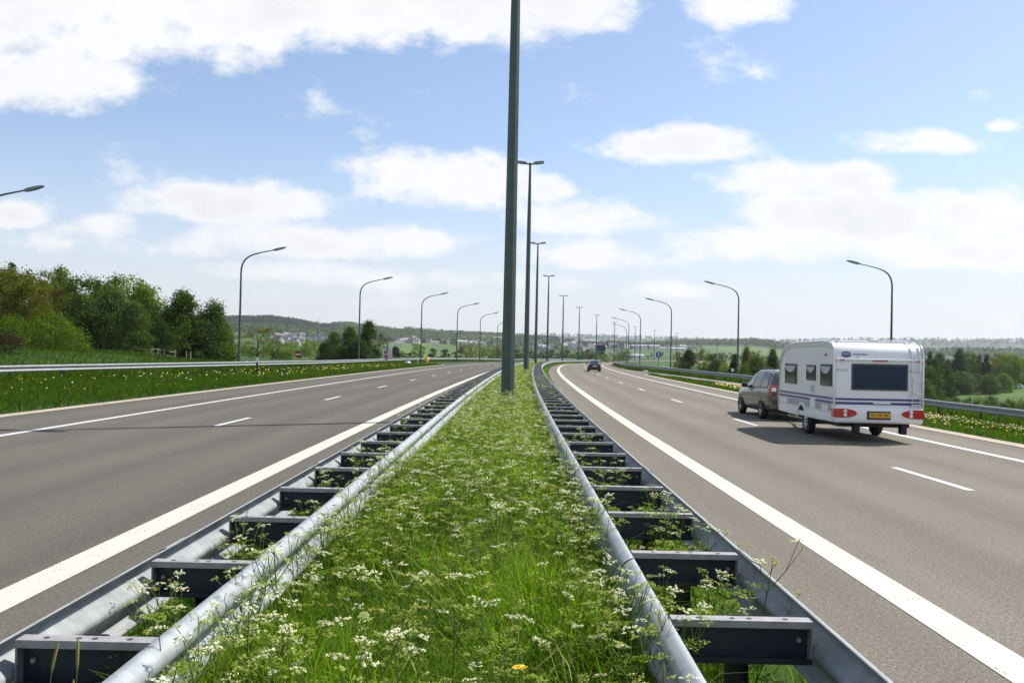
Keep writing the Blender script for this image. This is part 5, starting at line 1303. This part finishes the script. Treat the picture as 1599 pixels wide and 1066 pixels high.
def cow_parsley_proto(seed):
    rng = np.random.default_rng(seed); root = empty('cow_parsley'); H = rng.uniform(.70, .92)
    st = MB(); lean = rng.normal(0, .06, 2)
    def pos(t): return Vector((lean[0]*t*t, lean[1]*t*t, H*t))
    st.tube([pos(0)-Vector((0, 0, .05)), pos(.35), pos(.7), pos(.93)], [.0042, .0038, .003, .0022], 5)
    heads = [(pos(.93), .040, 'umbel' if rng.uniform() < .68 else 'bud')]
    for i in range(rng.integers(4, 7)):
        t = rng.uniform(.42, .80); a = rng.uniform(0, 6.28); l = rng.uniform(.14, .30); s = pos(t)
        e = s+Vector((math.cos(a)*l*.6, math.sin(a)*l*.6, l*.9)); mid = s+(e-s)*.5+Vector((math.cos(a)*.02, math.sin(a)*.02, -.01))
        st.tube([s, mid, e], [.0026, .0022, .0016], 4); heads.append((e, rng.uniform(.024, .040), 'umbel' if rng.uniform() < .34 else 'bud'))
        if rng.uniform() < .85:
            e2 = mid+Vector((math.cos(a+1.1)*.08, math.sin(a+1.1)*.08, .10)); st.tube([mid, e2], [.0018, .0013], 4); heads.append((e2, rng.uniform(.014, .022), 'bud'))
    me = st.mesh('stalk', [M['stem']]); obj('stalk', me, root)
    fr = []
    for i in range(rng.integers(6, 10)):
        t = rng.uniform(.18, .80); a = rng.uniform(0, 6.28); b = pos(t); fr.append(frond(rng, b, (math.cos(a), math.sin(a), .45), rng.uniform(.14, .27)*(1.15-t*.5)))
    V, F = cat_geo(fr); obj('leaves', np_mesh('leaves', V, F, [M['fern']], attrs=dict(rnd=np.repeat(rng.uniform(0, 1, len(F)), 4))), root)
    for (p, r_, kind) in heads:
        sv, sf, V, F = umbel_geo(rng, r_, 9 if r_ > .022 else 7, 9 if kind == 'umbel' else 7, .0082 if kind == 'umbel' else .0060)
        VV, FF = cat_geo([(sv, sf), (V, F)]); mi = [0]*len(sf)+[1]*len(F)
        m_ = np_mesh('flower_head', VV, FF, [M['stem'], M[kind]], mi=mi, attrs=dict(rnd=np.concatenate([np.full(len(sv), .5), np.repeat(rng.uniform(0, 1, len(F)), 4)])))
        o = obj('flower_head', m_, root, tuple(p)); o.rotation_euler = (rng.normal(0, .2), rng.normal(0, .2), 0)
    return root
CP = [cow_parsley_proto(100+i) for i in range(9)]; used_cp = [False]*len(CP)
def put_cp(P, s, lab, grp):
    i = random.randrange(len(CP)); o = copy_tree(CP[i]) if used_cp[i] else CP[i]; used_cp[i] = True
    o.location = P; o.rotation_euler = (random.gauss(0, .10), random.gauss(0, .10), random.uniform(0, 6.28)); o.scale = (s, s, s)
    tag(o, lab, 'cow parsley', grp)
rp_ = random.Random(9)
def cp_zone(n, l0, l1, y0, y1, s0, s1, lab, grp, power=1.0):
    for _ in range(n):
        Y = y0+(y1-y0)*rp_.random()**power; l = rp_.uniform(l0, l1)
        if Y < 2.1: s1_ = s0
        p = RP(np.array(Y), l, -.03); put_cp(tuple(p), rp_.uniform(s0, s1), lab, grp)
G1 = 'cow parsley in the middle of the median'
cp_zone(180, -1.30, .64, 2.3, 10.5, .76, 1.16, 'cow parsley plant with white umbels in the long grass of the median', G1, .9)
cp_zone(34, -1.44, -1.26, 2.6, 10.5, .80, 1.1, 'cow parsley plant leaning against the left inner rail of the median', 'cow parsley along the left inner rail')
cp_zone(34, .52, .73, 2.6, 10.5, .80, 1.1, 'cow parsley plant leaning against the right inner rail of the median', 'cow parsley along the right inner rail')
cp_zone(26, .84, 1.36, 4.4, 10.5, .85, 1.15, 'cow parsley plant growing up through the right ladder barrier', 'cow parsley inside the right ladder barrier')
cp_zone(14, -2.0, -1.5, 4.0, 10.5, .75, 1.0, 'cow parsley plant growing up through the left ladder barrier', 'cow parsley inside the left ladder barrier')
def cp_mass():
    rng = np.random.default_rng(77); Vs = []; Fs = []; mi = []; rn = []; off = 0
    def put(V, F, m, r_):
        nonlocal off
        Vs.append(V); Fs.append(np.asarray(F)+off); mi.append(np.full(len(F), m)); rn.append(np.repeat(r_, 4)); off += len(V)
    for (n, l0, l1, y0, y1, k) in [(950, -1.3, .65, 10.5, 28, 1.0), (650, -1.3, .65, 28, 75, 1.6), (300, -1.3, .65, 75, 170, 2.6), (90, .84, 1.36, 10.5, 50, 1.2), (50, -2.0, -1.5, 10.5, 50, 1.2)]:
        P = course_pts(n, l0, l1, y0, y1, rng, z=-.03); top = rng.uniform(.60, .92, n); P2 = P+np.stack([rng.normal(0, .05, n), rng.normal(0, .05, n), top], -1)
        w = np.array([.0022*k, 0, 0]); V = np.stack([P-w, P+w, P2+w*.6, P2-w*.6], 1).reshape(-1, 3); put(V, np.arange(n*4).reshape(-1, 4), 0, rng.uniform(0, 1, n))
        nl = 34; c = np.repeat(P+np.array([0, 0, 1])*(top*.62)[:, None], nl, 0)+rng.normal(size=(n*nl, 3))*np.array([.09, .09, .15]); N = rand_dirs(n*nl, rng)+np.array([0, 0, .9]); N /= np.linalg.norm(N, axis=1)[:, None]
        V, F = leaf_quads(c, N, .030*k*rng.uniform(.6, 1.3, n*nl), rng, .5); put(V, F, 1, rng.uniform(0, 1, len(F)))
        nh = 3; H = np.repeat(P2, nh, 0)+rng.normal(size=(n*nh, 3))*np.array([.07, .07, .055]); white = rng.uniform(size=n*nh) < .30; nf = 20
        c = np.repeat(H, nf, 0)+rng.normal(size=(n*nh*nf, 3))*np.array([.021, .021, .007]); N = np.array([0, 0, 1.0])+rng.normal(0, .45, (len(c), 3)); N /= np.linalg.norm(N, axis=1)[:, None]
        V, F = leaf_quads(c, N, 0.0118*k*rng.uniform(.7, 1.3, len(c)), rng, .95)
        Vs.append(V); Fs.append(F+off); mi.append(np.where(np.repeat(white, nf), 2, 3)); rn.append(np.repeat(rng.uniform(0, 1, len(F)), 4)); off += len(V)
    o = obj('cow_parsley_mass', np_mesh('cow_parsley_mass', np.concatenate(Vs), np.concatenate(Fs), [M['stem'], M['fern'], M['umbel'], M['bud']], mi=np.concatenate(mi), attrs=dict(rnd=np.concatenate(rn))))
    tag(o, 'white haze of cow parsley flowers farther along the median', 'cow parsley', kind='stuff')
cp_mass()
# foxtail seed heads, a few close to the camera
def foxtail():
    root = empty('foxtail_grass'); b = MB(); b.tube([(0, 0, -.02), (.01, 0, .3), (.03, 0, .56)], [.0016, .0014, .001], 4); b.build('stalk', M['straw'], root)
    b = MB(); b.tube([(.03, 0, .555), (.033, 0, .575), (.040, 0, .61), (.047, 0, .636), (.050, 0, .645)], [.0015, .0042, .0048, .0035, .001], 7); b.build('seed_head', M['straw'], root); return root
fx = foxtail(); first = True
for (Y, l) in [(3.35, -1.72), (3.4, -1.66), (3.3, -1.60), (3.45, -1.78), (3.25, -1.83), (2.7, -1.05), (2.6, -.95), (2.9, -1.18), (3.0, -.7), (3.05, -.62), (2.8, -.3), (2.75, -.25), (2.7, .1), (3.2, .5), (3.6, .62), (2.6, .35), (3.4, -.4), (3.9, -1.1)]:
    o = fx if first else copy_tree(fx); first = False; p = RP(np.array(Y), l, -.03); s = rp_.uniform(1.0, 1.35)
    o.location = tuple(p); o.scale = (s, s, s*(1.05 if l < -1.5 else 1)); o.rotation_euler = (rp_.gauss(0, .14), rp_.gauss(0, .14), rp_.uniform(0, 6.28))
    tag(o, 'thin foxtail grass stalk with a brown seed head close to the camera', 'foxtail grass', 'foxtail seed heads close to the camera')
p = at(812, 1043, 3.35); r0 = empty('dandelion', (p.x, 3.35, 0), 0, 'single yellow dandelion low in the median grass near the bottom edge', 'dandelion')
b = MB(); b.tube([(0, 0, -.02), (0, 0, p.z)], .003, 6); b.build('stalk', M['stem'], r0)
b = MB()
for k in range(26):
    a = k*2.4; rr = .028*math.sqrt((k+1)/26); b.add([(0, 0, p.z), (rr*math.cos(a-.2), rr*math.sin(a-.2), p.z+.012-rr*.2), (rr*1.15*math.cos(a), rr*1.15*math.sin(a), p.z+.012-rr*.3), (rr*math.cos(a+.2), rr*math.sin(a+.2), p.z+.012-rr*.2)], [(0, 1, 2, 3)])
b.build('flower', M['dand'], r0)

# ------------------------------------------------------------------ haze
if HAZE_DENSITY > 0:
    hm = bpy.data.materials.new('air_haze'); hm.use_nodes = True; k = NT(hm.node_tree); k.n.clear()
    v = k.add('ShaderNodeVolumePrincipled'); v.inputs['Color'].default_value = (.88, .92, 1.0, 1); v.inputs['Density'].default_value = HAZE_DENSITY; v.inputs['Anisotropy'].default_value = 0.35
    o_ = k.add('ShaderNodeOutputMaterial'); k.l.new(v.outputs[0], o_.inputs['Volume'])
    b = MB(); b.box((0, 0, 70), (23000, 23000, 260)); h = b.build('haze', hm); tag(h, 'pale bluish summer haze over the valley', 'haze', kind='stuff')
